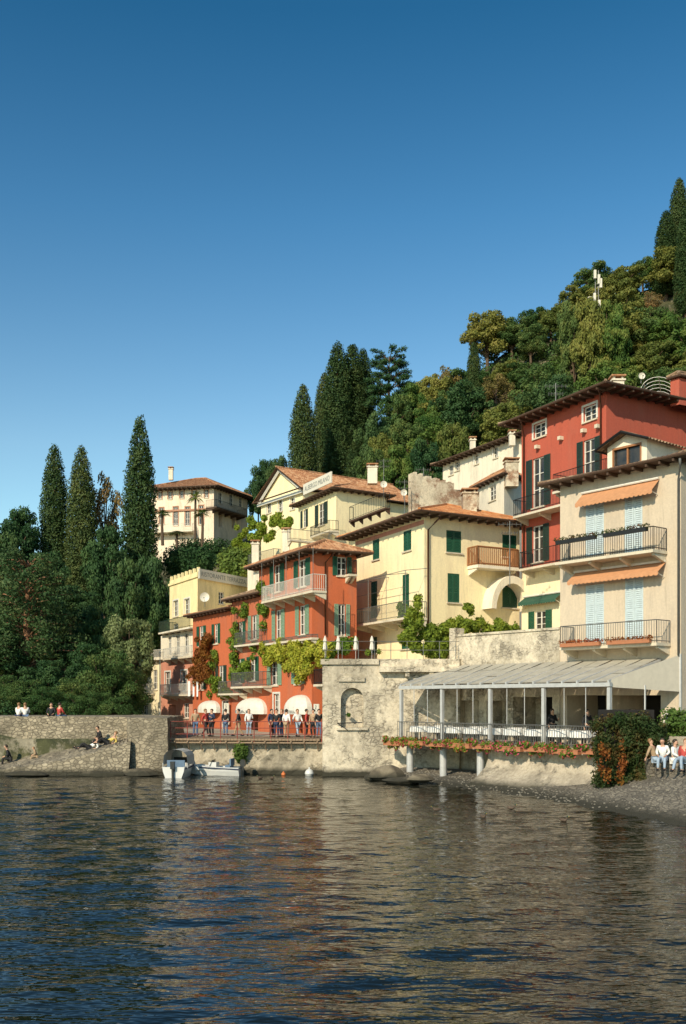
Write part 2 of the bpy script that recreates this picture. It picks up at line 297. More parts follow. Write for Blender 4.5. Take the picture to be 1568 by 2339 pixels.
def balcony(H,fac,x0,x1,py,dep=1.,h=1.,mt='iron',slabm='trim',bars=.13,sl=.14,wood=False,zz=None):
    u0=fac.U(x0,dep);u1=fac.U(x1,dep); xm=(x0+x1)/2; z=fac.z(xm,py,dep) if zz is None else zz; T=fac.P; mb=MB()
    mb.box(u0,.003,z,u1,dep,z+sl,T); k=max(2,int((u1-u0)/1.3))
    for i in range(k):
        u=u0+.15+(u1-u0-.3)*i/(k-1); vs=[T(u+s,n,q) for s in (-.08,.08) for n,q in ((.003,z-.4),(.003,z-.002),(dep*.8,z-.002),(dep*.8,z-.1))]
        mb.add(vs,[[0,1,2,3],[4,5,6,7],[0,3,7,4],[3,2,6,7]])
    b=mk('balcony',mb,slabm,H); r=MB(); zt=z+sl; q=.02 if not wood else .05
    def run(p0,p1):
        L=(p1-p0).length; n=max(1,int(L/bars))
        for i in range(n+1):
            p=p0.lerp(p1,i/n); rr=.012 if not wood else .04
            if i in (0,n): rr*=1.8
            r.tube([p+V(0,0,zt),p+V(0,0,zt+h)],rr,4)
        r.tube([p0+V(0,0,zt+h),p1+V(0,0,zt+h)],q*1.2,4); r.tube([p0+V(0,0,zt+.1),p1+V(0,0,zt+.1)],q,4)
    e=dep-.05; run(T(u0+.03,.05,0),T(u0+.03,e,0)); run(T(u0+.03,e,0),T(u1-.03,e,0)); run(T(u1-.03,e,0),T(u1-.03,.05,0))
    mk('railing',r,mt,b); return b,u0,u1,zt
def text(s,fac,u0,u1,z0,h,n,mat,par,name='lettering'):
    cu=bpy.data.curves.new('t','FONT'); cu.body=s; cu.extrude=.0; ob=bpy.data.objects.new('t',cu); COL.objects.link(ob)
    dg=bpy.context.evaluated_depsgraph_get(); me=bpy.data.meshes.new_from_object(ob.evaluated_get(dg)); bpy.data.objects.remove(ob)
    vs=np.array([v.co[:] for v in me.vertices]); lo,hi=vs.min(0),vs.max(0); mb=MB()
    mb.add([fac.P(u0+(u1-u0)*(v[0]-lo[0])/(hi[0]-lo[0]),n,z0+h*(v[1]-lo[1])/(hi[1]-lo[1])) for v in vs],[list(p.vertices) for p in me.polygons]); mk(name,mb,mat,par)
def chimney(Hd,px,ytop,d,w=.6,h=1.4,mat='white'):
    p=G(px,d); z=Zz(ytop,d); mb=MB(); mb.box(p.x-w/2,p.y-w/2,z-h,p.x+w/2,p.y+w/2,z-.3); mb.box(p.x-w/2-.08,p.y-w/2-.08,z-.3,p.x+w/2+.08,p.y+w/2+.08,z-.2)
    for sx in (-1,1):
        for sy in (-1,1): mb.box(p.x+sx*w*.36-.06,p.y+sy*w*.36-.06,z-.2,p.x+sx*w*.36+.06,p.y+sy*w*.36+.06,z-.03)
    mb.box(p.x-w/2-.1,p.y-w/2-.1,z-.03,p.x+w/2+.1,p.y+w/2+.1,z+.06,k=1); mk('chimney',mb,[mat,'tile'],Hd['roof'] if 'roof' in Hd else Hd['root'])
# ---------------- terrain
RX=[-1500,-110,-60,-30,-12,-2,7,11,18,21,29,36,50,90,1500];RZ=[6,10,20,25,30,36,42,45,50,54,59,62,67,88,95]
def hgt(x,y):
    b=2.9 if x<-20.5 else 1.97
    y0=78+float(np.interp(x,[-26,-21,-2,1],[0,22,22,0])) if x<1 else 78
    t=min(1,max(0,(y-y0)/(150-y0))); r=float(np.interp(x,RX,RZ)); w=.8*math.sin(x*.31+y*.17)+.6*math.sin(x*.13-y*.29)
    return b+(r-b)*t+w*min(1,t*5)
xs=[-1500,-600,-300]+list(range(-160,161,4))+[300,600,1500]; ys=[-1500,-300,-50,30,60.1,60.4,66,72,78]+list(range(82,171,4))+[190,230,300,500,900,1500]
mb=MB(); mb.v=[(x,y,hgt(x,y) if y>60.2 else -3) for y in ys for x in xs]; n=len(xs)
mb.f=[[j*n+i,j*n+i+1,(j+1)*n+i+1,(j+1)*n+i] for j in range(len(ys)-1) for i in range(n-1)]; tag(mk('hillside_ground',mb,'terr',smooth=True,org=(0,0,0)),'green rocky hillside rising behind the lakeside village','hill',kind='structure')
# water: near patch with real waves, flat beyond
q=np.random.default_rng(5); gx=np.arange(-30,30.01,.14); gy=np.arange(9,62.01,.12); XX,YY=np.meshgrid(gx,gy); ZW=np.zeros_like(XX)
for i in range(44):
    lam=.42*(3.0/.42)**q.random(); th=q.normal(0,.5)+math.pi/2+.2; k=2*math.pi/lam; a=.0058*lam**.9; ph=q.random()*6.28
    wx=XX+.3*np.sin(YY*.7+i)+.2*np.sin(YY*2.3+2*i); wy=YY+.25*np.sin(XX*.6+i*1.7)+.15*np.sin(XX*1.9+i); s=np.sin(k*(wx*math.cos(th)+wy*math.sin(th))+ph); ZW+=a*s*(.75+.5*np.sin(XX*.31+i)*np.sin(YY*.23+2*i))
ed=np.minimum.reduce([(XX+30)/3,(30-XX)/3,(YY-9)/2,(62-YY)/3]).clip(0,1); ZW*=ed*.56
nx,ny=len(gx),len(gy); mb=MB(); idx=np.arange(nx*ny).reshape(ny,nx)
fs=np.stack([idx[:-1,:-1],idx[:-1,1:],idx[1:,1:],idx[1:,:-1]],-1).reshape(-1,4)
vv=np.stack([XX,YY,ZW],-1).reshape(-1,3); x0,x1,y0,y1=gx[0],gx[-1],gy[0],gy[-1]; nb=len(vv); B=1500
ex=np.array([(-B,-B,0),(B,-B,0),(B,y0,0),(-B,y0,0),(x0,y0,0),(x1,y0,0),(x0,y1,0),(x1,y1,0),(-B,y1,0),(B,y1,0),(-B,80,0),(B,80,0)])
mb.v=np.vstack([vv,ex]); mb.f=fs.tolist()+[[nb+i for i in f] for f in ([0,1,2,3],[3,4,6,8],[5,2,9,7],[8,9,11,10])]
tag(mk('lake_water',mb,'water',org=(0,0,0),smooth=True),'dark rippled lake water reflecting the houses','water',kind='structure')
# ---------------- trees
rng=np.random.default_rng(3)
def leafmesh(cl,n,size,asp=1.,up=0.,seed=None,inner=.55):
    cl=np.array(cl,float); w=(cl[:,3]*cl[:,4]+cl[:,3]*cl[:,5]); w/=w.sum(); i=rng.choice(len(cl),n,p=w); d=rng.normal(size=(n,3)); d/=np.linalg.norm(d,axis=1)[:,None]
    r=inner+(1-inner)*rng.random(n)**.6; p=cl[i,:3]+d*cl[i,3:6]*r[:,None]+rng.normal(size=(n,3))*size*.25
    nn=d*.9+rng.normal(size=(n,3))*.5; nn/=np.linalg.norm(nn,axis=1)[:,None]
    t=rng.normal(size=(n,3)); t[:,2]+=up; t-=nn*(t*nn).sum(1)[:,None]; t/=np.linalg.norm(t,axis=1)[:,None]; b=np.cross(nn,t)
    s=size*(.55+.8*rng.random(n))[:,None]; s2=s*asp
    v=np.stack([p-t*s*.5,p+b*s2*.32-t*s*.05,p+t*s*.55,p-b*s2*.32-t*s*.05],1).reshape(-1,3)
    m=MB(); m.v=v; m.f=np.arange(n*4).reshape(-1,4); return m
def crown_pts(nc,c,rad,rr,seed):
    q=random.Random(seed); out=[]
    for i in range(nc):
        th=math.acos(1-2*(i+.5)/nc*.92); ph=i*2.4+q.uniform(-.5,.5); f=q.uniform(.4,1.05); r=q.uniform(*rr)
        out.append((c[0]+rad[0]*f*math.sin(th)*math.cos(ph),c[1]+rad[1]*f*math.sin(th)*math.sin(ph),c[2]+rad[2]*f*math.cos(th),r,r,r*q.uniform(.5,.85)))
    return out
def broad(kind,lm,seed,nc=34,n=8500,size=.42,rad=(3.3,3.3,3.5),cz=6.3,rr=(.8,1.45),bark='bark',label='',H=10):
    o=thing(kind,label,'tree'); cl=crown_pts(nc,(0,0,cz),rad,rr,seed); q=random.Random(seed)
    mb=MB(); mb.tube([(0,0,-1.5),(0.05,0,1.2),(.1,.1,cz-1.5),(0,.1,cz+rad[2]*.5)],[.34,.27,.18,.05],8)
    for c in cl[::2]:
        z0=q.uniform(cz-3.2,cz); mb.tube([(.05,.05,z0),((c[0])*.5,(c[1])*.5,(z0+c[2])/2+.2),c[:3]],[.12,.07,.03],5)
    mk('trunk',mb,bark,o,org=(0,0,0)); mk('crown',leafmesh(cl,n,size),lm,o,org=(0,0,0)); return o
T_b=[broad('broadleaf_tree','L1',1,56,16000,.3,rr=(.5,1.2),label='leafy green broadleaf tree on the hillside'),broad('broadleaf_tree','L2',2,50,14000,.32,(3.6,3.4,3.2),rr=(.5,1.25),label='olive-green broadleaf tree on the steep hillside'),
     broad('broadleaf_tree','L5',3,60,16000,.28,(3.,3.1,3.9),rr=(.5,1.15),label='dense green tree on the hillside'),broad('broadleaf_tree','L3',4,50,14000,.3,(3.2,3.2,3.8),rr=(.5,1.2),label='dark evergreen tree among lighter hillside trees'),
     broad('broadleaf_tree','L2',5,44,10000,.3,(3.4,3.3,3.0),rr=(.45,1.),label='open olive-toned tree on the hillside'),broad('autumn_tree','L4',6,26,4200,.28,(3.1,3.,3.2),rr=(.5,1.2),label='thin autumn tree with rusty brown leaves')]
T_e=broad('evergreen_tree','L3',9,50,16000,.3,(3.5,3.5,3.9),rr=(.6,1.35),label='dark dense evergreen tree behind the quay wall')
T_s=broad('shrub_tree','L5',10,60,18000,.23,(3.8,3.6,3.8),4.2,(.7,1.3),label='dense bushy green tree behind the quay wall')
T_o=broad('olive_tree','Lo',11,40,11000,.26,(3.,3.,3.4),6,(.6,1.15),label='pale silvery green tree beside the village houses')
def cypress(seed,label):
    o=thing('cypress_tree',label,'cypress tree'); q=random.Random(seed); cl=[]
    for i in range(190):
        t=(i+.5)/190; r=1.75*(min(1,t*4+.6))*(1-t**4.5)**.62*(1-.12*t)+.05; a=i*2.4; f=q.uniform(.5,.66)
        rr=max(.28,r*.40)*q.uniform(.88,1.12); cl.append((r*f*math.cos(a),r*f*math.sin(a),.8+17.1*t,rr,rr,min(rr*q.uniform(1.3,1.8),.9)))
    mb=MB(); mb.tube([(0,0,-2),(0,0,6),(0,0,17.0)],[.3,.2,.04],8)
    for c in cl[::6]: mb.tube([(0,0,c[2]-1.2),c[:3]],[.06,.02],4)
    mk('trunk',mb,'bark',o,org=(0,0,0)); mk('crown',leafmesh(cl,38000,.19,1.,.9,inner=.75),'Lc',o,org=(0,0,0)); return o
T_c=[cypress(1,'tall dark columnar cypress rising above the trees'),cypress(2,'slender dark green cypress on the hillside'),cypress(3,'tall narrow cypress with dense foliage')]
def cedar(seed,lm,label,H=12,W0=4.5,bark='bark',tiers=9,fl=.22,taper=.6,zs=.22):
    o=thing('conifer_tree',label,'conifer tree'); q=random.Random(seed); cl=[]; mb=MB(); mb.tube([(0,0,-2),(.1,0,H*.5),(0,.1,H*.96)],[.38,.25,.08],8)
    for i in range(tiers):
        t=i/(tiers-1); z=H*(zs+(.97-zs)*t); rad=W0*(1-taper*t)*q.uniform(.75,1.05)
        for j in range(7):
            a=j*.9+i*1.3+q.uniform(-.3,.3); L=rad*q.uniform(.65,1.1); e=V(math.cos(a)*L,math.sin(a)*L,z+q.uniform(-.25,.3)); mb.tube([(0,0,z-.7),(e*.5+V(0,0,z*.5)),e],[.1,.06,.02],5)
            for f in (.5,.8,1.): r=.95*(.6+.4*f)*(1-.35*t); cl.append((e.x*f,e.y*f,z+(e.z-z)*f+.1,r*1.2,r*1.2,max(.2,r*fl*1.6)))
    mk('trunk',mb,bark,o,org=(0,0,0)); mk('crown',leafmesh(cl,16000,.28,.8,0,inner=.2),lm,o,org=(0,0,0)); return o
T_ce=cedar(1,'L3','dark flat-topped cedar with spreading branches on the ridge',12,4.5,'bark',6,.22,.2,.5); T_pi=cedar(4,'Lp','broad pine with reddish trunk behind the quay wall',12,5.4,'barko',12,.6,.5)
def plant(proto,px,ytop,d,wpx,h0,w0,label=None,z0=None):
    p=G(px,d); z=hgt(p.x,d) if z0 is None else z0; top=Zz(ytop,d); s=wpx/F*d/(2*w0); return place(proto,V(p.x,p.y,z),R.uniform(0,6.28),(s,s,(top-z)/h0),label)
g='trees on the hillside'
for a in T_b+T_c: a['group']=g
for d0,step in ((148,50),(141,50),(134,52),(127,54),(120,56),(113,60),(106,66)):
    px=640+R.uniform(0,40)
    while px<1680:
        p=G(px,d0+R.uniform(-3,3)); z=hgt(p.x,p.y); s=R.uniform(.55,.98); ty=HY-(z+9.5*s-HC)*F/p.y
        occ=np.interp(px,[640,850,950,1010,1190,1400,1700],[1080,1120,1110,1020,970,890,900])
        near=abs(px-692)<50 or 730<px<840 or (850<px<930 and d0>135)
        if ty<occ-15 and not near:
            k=R.choice([0,1,2,4,0,1,3,2,2,5,1,0]); place(T_b[k],V(p.x,p.y,z-.6),R.uniform(0,6.28),(s*1.15,s*1.15,s*R.uniform(.85,1.12)))
        px+=step*R.uniform(.7,1.3)
for px,yt,d,k,w in ((860,940,134,3,90),(905,905,136,2,90),(945,880,138,0,80),(985,850,140,1,90),(1020,830,142,5,70),(880,985,126,1,90),(930,960,126,2,90),(980,930,128,0,90),(1030,900,130,3,80),(850,1030,118,2,90),(910,1020,116,0,90),(970,1000,116,3,90),(1040,960,118,1,90),(1075,900,130,2,80),(640,1040,142,3,60),(1350,672,124,1,90),(1392,690,124,0,90),(1310,690,126,2,80)): plant(T_b[k],px,yt,d,w,10,3.5)
for px,yt,d,w in ((125,1014,110,80),(186,1016,109,82),(320,948,108,96),(692,876,140,76),(742,850,150,66),(772,780,148,84),(806,785,150,84),(830,795,152,64),(812,1005,135,56),(1552,405,147,60),(1522,480,145,62),(1083,780,140,42),(1568,470,140,60)):
    plant(T_c[R.randrange(3)],px,yt,d,w,18.3,1.8)
plant(T_ce,890,806,146,118,12,4.4); 
plant(T_pi,62,1268,86,300,12,5.3); plant(T_pi,-60,1300,92,260,12,5.3)
for px,yt,d,w in ((40,1148,108,120),(-30,1170,104,140),(95,1250,100,130),(240,1190,104,130),(285,1260,98,110),(350,1250,100,110),(165,1330,96,130),(215,1370,92,120),(150,1440,88,120),(-10,1420,84,150),(610,1040,150,70),(590,1090,148,60),(110,1500,79,110),(200,1460,84,110)):
    plant(T_e,px,yt,d,w,10.2,3.9)
for px,yt,d,w in ((232,1478,77,160),(150,1545,73,130),(290,1520,80,120),(40,1540,72,150),(95,1565,70,110),(335,1480,101,90),(-30,1540,74,120),(190,1575,70,110),(255,1580,70,110),(5,1580,69,110)):
    plant(T_s,px,yt,d,w,8.3,4.2)
plant(T_o,300,1398,84,130,9.8,3.6); plant(T_o,350,1420,103,90,9.8,3.6)
plant(T_b[5],243,1068,112,84,10,3.4,'bare autumn tree with thin brown crown among cypresses',hgt(-26,112))
cl=[]
for i in range(1000):
    y=R.uniform(84,154); x=R.uniform(-60,70)
    if x>-16 and y<104: continue
    if x>-24 and y<101: continue
    if -30<x<-10 and y>128: continue
    r=R.uniform(.7,1.6); cl.append((x,y,hgt(x,y)+.3,r*1.2,r*1.2,r*.8))
tag(mk('hillside_shrubbery',leafmesh(cl,110000,.36),'L5',org=(0,0,0)),'low green scrub covering the slope between the trees','shrubs',kind='stuff')
cl=[(R.uniform(-48,-19.5),R.uniform(66,84),3.2,R.uniform(.6,1.2),R.uniform(.6,1),R.uniform(.5,1.3)) for i in range(110)]
tag(mk('promenade_shrubbery',leafmesh(cl,30000,.22),'L3',org=(0,0,0)),'dark low shrubs behind the quay wall','shrubs',kind='stuff')
def hedge(x0,y0,x1,y1,d,lab,m='L3'):
    cl=[(G(x0+(x1-x0)*i/9,d).x,d+R.uniform(-.6,.6),Zz(y0+(y1-y0)*j/3,d),1.1,1.1,1.1) for i in range(10) for j in range(4)]; mb=leafmesh(cl,7000,.3); tag(mk('hedge',mb,m),lab,'hedge')
hedge(415,1248,520,1280,132,'clipped dark green hedge below the villa'); hedge(520,1275,570,1315,98,'dark green shrubs beside the terrace','L1'); hedge(330,1385,360,1410,104,'rounded clipped bush by the slope'); hedge(390,1270,470,1300,112,'dark evergreen hedge above the yellow hotel')
def palm():
    o=thing('palm_tree','palm with ragged fan crown beside the villa','palm tree',group='palms by the villa'); mb=MB(); mb.tube([(0,0,-2),(.1,0,3),(0,0,6.2)],[.22,.17,.15],8); mk('trunk',mb,'bark',o,org=(0,0,0)); mb=MB()
    for i in range(34):
        a=i*2.4; e=R.uniform(-.5,1.2); d=V(math.cos(a)*math.cos(e),math.sin(a)*math.cos(e),math.sin(e)); s=d.cross(V(0,0,1)).normalized(); L=1.4; p=V(0,0,6.2)
        for j in range(7):
            b=p+d*L*.55; t=p+d*L+s*(j-3)*.22-V(0,0,.35*abs(j-3)*.3+.3); mb.add([p+d*.1,b+s*(j-3)*.08,t,b+s*(j-3.6)*.1],[[0,1,2,3]])
    mk('crown',mb,'L1',o,org=(0,0,0)); return o
T_p=palm()
for px,yt,d,zb in ((447,1118,133,1240),(372,1163,133,1228),(462,1160,131,1238),(405,1212,130,1250)):
    p=G(px,d); z=Zz(zb,d); place(T_p,V(p.x,p.y,z),R.uniform(0,6),(1,1,(Zz(yt,d)-z)/7.3))
# ---------------- quay, harbour, shore
def struct(name,pts,z0,z1,mat,label,cat,kind=None):
    mb=MB(); mb.prism(pts,z0,z1); o=mk(name,mb,mat); return tag(o,label,cat,kind=kind)
def rough(name,front,back,z0,z1,mat,label,cat,amp=.07):
    # wall whose front face and coping are uneven: front is a polyline, back closes the body
    mb=MB(); pts=[]
    for a,b in zip(front,front[1:]):
        n=max(1,int((b-a).length/.45)); pts+=[a.lerp(b,i/n) for i in range(n)]
    pts.append(front[-1]); nz=8; g2=[]
    for i,p in enumerate(pts):
        q_=pts[min(i+1,len(pts)-1)]-pts[max(i-1,0)]; nn=V(q_.y,-q_.x).normalized(); zt_=z1+R.uniform(-.05,.05); g2.append([p+nn*(R.uniform(-amp,amp)+.12*(1-j/nz))+V(0,0,z0+(zt_-z0)*j/nz) for j in range(nz+1)])
    for i in range(len(pts)-1):
        for j in range(nz): mb.quad(g2[i][j],g2[i+1][j],g2[i+1][j+1],g2[i][j+1])
    top=[c[-1] for c in g2]+[V(p.x,p.y,z1) for p in back]; mb.add(top,[list(range(len(top)))])
    ring=[front[-1]]+back+[front[0]]
    for p,q_ in zip(ring,ring[1:]): mb.quad(V(p.x,p.y,z0),V(q_.x,q_.y,z0),V(q_.x,q_.y,z1),V(p.x,p.y,z1))
    return tag(mk(name,mb,mat),label,cat)
rough('quay_wall',[G(-500,62.5),G(290,60.5),G(298,57.7),G(383,57.4),V(-10.6,66)],[V(-19,74),V(-70,76)],-1.2,3.3,'quay','long weathered stone quay wall above the lake','wall')
mb=MB(); near=[(-500,56.6,.0),(0,56.9,.35),(150,57.,.9),(255,57.2,1.6),(299,57.3,1.95)]; far=[(-500,62.6,.1),(0,61.3,.62),(150,60.9,1.35),(255,60.6,1.95),(299,60.55,2.05)]
def pl(L_,t):
    s=t*4; j=min(3,int(s)); f=s-j; return G(*[L_[j][q]*(1-f)+L_[j+1][q]*f for q in range(3)])
gr=[]
for i in range(61):
    a,b=pl(near,i/60),pl(far,i/60); gr.append([V(a.x+R.uniform(-.1,.1),a.y-.5,-.8)]+[a.lerp(b,j/7)+V(0,0,R.uniform(-.05,.05)) for j in range(8)])
for i in range(60):
    for j in range(8): mb.quad(gr[i][j],gr[i+1][j],gr[i+1][j+1],gr[i][j+1])
tag(mk('stone_ramp',mb,'quay'),'sloping stone ramp running down to the water along the wall','ramp',kind='structure')
rough('harbour_wall',[G(383,58.7),G(738,57.7)],[V(-1.2,62),V(-15,62)],-1.2,1.95,'harbour','pale rough stone harbour wall under the walkway','wall')
struct('street_paving',[V(-17,61.9),V(-.8,61.9),V(1.2,66),V(-2,80),V(-10,98),V(-22,98)],1.8,2.06,'conc','paved waterfront street in front of the shops','pavement',kind='structure')
wf=Fac(G(388,58.0),G(737,57.2)); wk=thing('wooden_walkway','wooden waterside walkway on timber struts with red railing','walkway',wf.P(wf.L/2,0,0)); mb=MB()
for i in range(int(wf.L/.2)): mb.box(i*.2,-3.9,1.98,i*.2+.185,0,2.09+R.uniform(-.006,.006),wf.P)
mk('deck',mb,'woodm',wk); mb=MB(); mb.box(0,-.12,1.82,wf.L,-.02,1.9,wf.P); mk('edge_beam',mb,'woodm',wk)
for i in range(12):
    u=.3+i*(wf.L-.6)/11; mb=MB(); mb.box(u-.04,-.45,1.88,u+.04,.06,1.96,wf.P); mb.tube([wf.P(u,-.45,1.4),wf.P(u,-.06,1.86)],.04,5); mk('strut',mb,'woodm',wk)
mb=MB()
for i in range(10):
    u=.05+i*(wf.L-.1)/9; mb.tube([wf.P(u,-.06,1.8),wf.P(u,-.06,3.1)],.03,6)
for z in (2.35,2.7,3.08): mb.tube([wf.P(0,-.06,z),wf.P(wf.L,-.06,z)],.02,5)
mk('railing',mb,'redrail',wk)
# niche wall block
nf=Fac(G(737,56.5),G(1050,56.5)); zt=6.66; mb=MB(); n0,n1=nf.U(779),nf.U(831); zn0,zn1=nf.z(800,1662),nf.z(800,1571)
wallgrid(mb,nf,0,nf.L,-1,zt,[(n0,n1,zn0,zn1,.5)]); r=(n1-n0)/2; uc=(n0+n1)/2; zs=zn1-r
for i in range(12):
    a0,a1=math.pi*i/12,math.pi*(i+1)/12; p0,p1=(uc-r*math.cos(a0),zs+r*math.sin(a0)),(uc-r*math.cos(a1),zs+r*math.sin(a1))
    mb.quad(nf.P(p0[0],-.002,p0[1]),nf.P(p1[0],-.002,p1[1]),nf.P(p1[0],-.002,zn1),nf.P(p0[0],-.002,zn1)); mb.quad(nf.P(*[p0[0],-.002,p0[1]]),nf.P(p1[0],-.002,p1[1]),nf.P(p1[0],-.5,p1[1]),nf.P(p0[0],-.5,p0[1]))
mb.quad(nf.P(n0,-.49,zn0),nf.P(n1,-.49,zn0),nf.P(n1,-.49,zn1),nf.P(n0,-.49,zn1))
base=[V(-1.17,56.5),V(6.61,56.5),V(7.0,57.3),V(12.5,53.5),V(14,60),V(12,66),V(1.5,72),V(1.2,66)]
for i in range(1,len(base)): p,q=base[i],base[(i+1)%len(base)]; mb.quad(V(p.x,p.y,-1),V(q.x,q.y,-1),V(q.x,q.y,zt),V(p.x,p.y,zt))
mb.add([V(p.x,p.y,zt) for p in base],[list(range(len(base)))])
nw=thing('terrace_wall','tall worn plaster and stone wall with arched niche','wall',(2.7,57,-1)); mk('wall',mb,'niche',nw)
mb=MB(); mb.box(-.1,.003,zt-.32,3.2,.14,zt-.02,nf.P); mb.box(3.2,.003,zt-.75,nf.L,.5,zt-.45,nf.P); mb.box(n0-.25,.003,zn0-.14,n1+.25,.16,zn0,nf.P); mb.box(.9,.003,zn1+.35,2.4,.12,zn1+.6,nf.P)
for x in (930,985,1040): u=nf.U(x); mb.box(u-.12,.003,zt-1.0,u+.12,.4,zt-.76,nf.P)
mk('ledge',mb,'niche',nw)
mb=MB()
for i in range(9): u=.2+i*(nf.L-.4)/8; mb.tube([nf.P(u,-.1,zt),nf.P(u,-.1,zt+1.)],.02,5)
for z in (zt+.5,zt+1.): mb.tube([nf.P(0,-.1,z),nf.P(nf.L,-.1,z)],.015,5)
mk('railing',mb,'irong',nw)
mb=MB(); mb.tube([nf.P(nf.U(770),.15,nf.z(770,1652)),nf.P(nf.U(828),.15,nf.z(828,1650))],.03); mb.tube([nf.P(nf.U(772),.15,nf.z(770,1652)),nf.P(nf.U(795),.15,nf.z(795,1668))],.025); mk('handrail',mb,'iron',nw)
# pergola frontage
PF=Fac(G(915,54.8),G(1390,44.)); ZD=2.13
PB=Fac(PF.P(-.6,-4,0),PF.P(20,-4,0))
mb=MB(); uA,uB=PB.U(1034),PB.U(1279); zt2=7.95; ops=[]
for x0,x1,y0,y1 in ((1015,1095,1600,1690),(1112,1160,1600,1690),(1172,1262,1592,1690)):
    ops.append((max(.01,PB.U(x0)),PB.U(x1),ZD,PB.z((x0+x1)/2,y0),2.))
wallgrid(mb,PB,0,uB,-1,5.6,ops); mb.box(uA,-.5,5.61,uB,0,zt2,PB.P); mb.box(uA-.05,-.55,zt2,uB,.08,zt2+.12,PB.P); mb.box(uA-.15,-.6,5.6,uA+.35,.1,zt2+.5,PB.P)
mw=thing('restaurant_wall','old plastered stone wall above the restaurant terrace','wall',PB.P(uB/2,0,-1)); mk('wall',mb,'niche',mw)
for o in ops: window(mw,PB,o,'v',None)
rt=thing('restaurant_terrace','covered restaurant terrace with pale steel posts and canvas roof','terrace',PF.P(PF.L/2,-2,0))
mb=MB(); mb.box(-.3,-3.98,ZD-.3,PF.L+.2,.1,ZD,PF.P); mk('floor',mb,'conc',rt)
for x in (937,1013,1098): mb=MB(); u=PF.U(x,-.4); mb.lathe(PF.P(u,-.4,0),[(.19,-.3),(.19,1.6),(.19,ZD-.31)],14); mk('column',mb,'steel',rt)
zf=5.0; zbk=6.15; pu=[PF.U(x) for x in (915,1008,1118,1240,1390)]
for i,u in enumerate(pu):
    w=.08; mb=MB(); mb.box(u-w,-w*2,ZD+.13,u+w,0,zf-.12,PF.P); mb.box(u-w-.06,-w*2-.06,ZD,u+w+.06,.06,ZD+.13,PF.P); mk('post',mb,'steel',rt)
mb=MB(); L=PF.L
mb.box(-.1,-.14,zf-.08,L+.1,.04,zf+.1,PF.P)
for i in range(17):
    u=L*i/16
    a=[PF.P(u+s,nn,z) for s in (-.04,.04) for nn,z in ((.02,zf+.1),(.02,zf+.2),(-3.95,zbk+.1),(-3.95,zbk))]; mb.add(a,[[0,1,2,3],[4,5,6,7],[1,2,6,5],[0,3,7,4],[0,1,5,4]])
for i in range(len(pu)-1):
    for q in (.33,.66): u=pu[i]+(pu[i+1]-pu[i])*q; mb.tube([PF.P(u,-.05,ZD+1),PF.P(u,-.05,zf-.1)],.02,5)
for nn in (-1.3,-2.7): z=zf-.02+(zbk-zf)*(-nn/4); mb.box(0,nn-.05,z,L,nn+.05,z+.08,PF.P)
mk('roof_frame',mb,'steel',rt); mb=MB()
for i in range(16):
    u0,u1=L*i/16+.05,L*(i+1)/16-.05
    for j in range(3):
        dz=R.uniform(-.02,.02); na,nb=-3.8*j/3-.1,-3.8*(j+1)/3-.1; za,zb_=zf+.15+(zbk-zf)*j/3,zf+.15+(zbk-zf)*(j+1)/3
        mb.quad(PF.P(u0,na,za+dz),PF.P(u1,na,za+dz),PF.P(u1,nb,zb_+dz),PF.P(u0,nb,zb_+dz))
mk('canopy',mb,'canopy',rt); mb=MB()
e0,e1=PF.P(L,0,0),PF.P(L+1.0,-4.0,0)
mb.quad(e0+V(0,0,zf-.1),e1+V(0,0,zf-.3),e1+V(0,0,zbk+.25),e0.lerp(e1,.4)+V(0,0,zbk-.45)); mb.add([e0+V(0,0,zf-.1),e0.lerp(e1,.4)+V(0,0,zbk-.45),e0+V(0,0,zf+.2)],[[0,1,2]])
mk('side_curtain',mb,'curtain',rt); mtube('post',[e1+V(0,0,ZD),e1+V(0,0,zbk+.3)],.06,'steel',rt); mtube('post',[e0.lerp(e1,.5)+V(0,0,ZD),e0.lerp(e1,.5)+V(0,0,zf)],.04,'steel',rt)
mb=MB(); n=int((L+.3)/.14)
for i in range(n+1): u=-.2+(L+.3)*i/n; mb.tube([PF.P(u,.03,ZD),PF.P(u,.03,ZD+1.0)],.013,4)
for z in (ZD+.08,ZD+1.): mb.tube([PF.P(-.2,.03,z),PF.P(L+.1,.03,z)],.022,5)
n=24
for i in range(n+1): p=e0.lerp(e1,i/n); mb.tube([p+V(0,0,ZD),p+V(0,0,ZD+1)],.013,4)
mk('railing',mb,'irong',rt)
mb=MB(); u0,u1=PF.U(1112,-.3),PF.L+.1; prof=[(-.45,ZD-.31),(-.42,1.4),(-.2,.95),(.35,.55),(1.1,.1),(1.4,-.6)]; K=18
for i in range(K):
    a,b=u0+(u1-u0)*i/K,u0+(u1-u0)*(i+1)/K
    for (p,q),(s,t) in zip(prof,prof[1:]): mb.quad(PF.P(a,p,q),PF.P(b,p,q),PF.P(b,s,t),PF.P(a,s,t))
mb.quad(PF.P(u0,-.45,ZD-.31),PF.P(u0,-.42,1.),PF.P(u0,-3.9,1.),PF.P(u0,-3.9,ZD-.31)); mb.quad(PF.P(u1,-.45,ZD-.31),PF.P(u1,1.,.2),PF.P(u1+.6,-3.9,.2),PF.P(u1+.6,-3.9,ZD-.31))
tag(mk('terrace_base_wall',mb,'conc'),'curved pale concrete wall carrying the restaurant terrace','wall')
mb=MB(); K=52; rows=[]
wl=[(855,55.2,-.4),(880,53.9,-.3),(920,51.2,-.3),(1000,48.2,-.3),(1200,43.,-.3),(1350,38.2,-.3),(1568,32.5,-.3),(1900,27,-.3)]
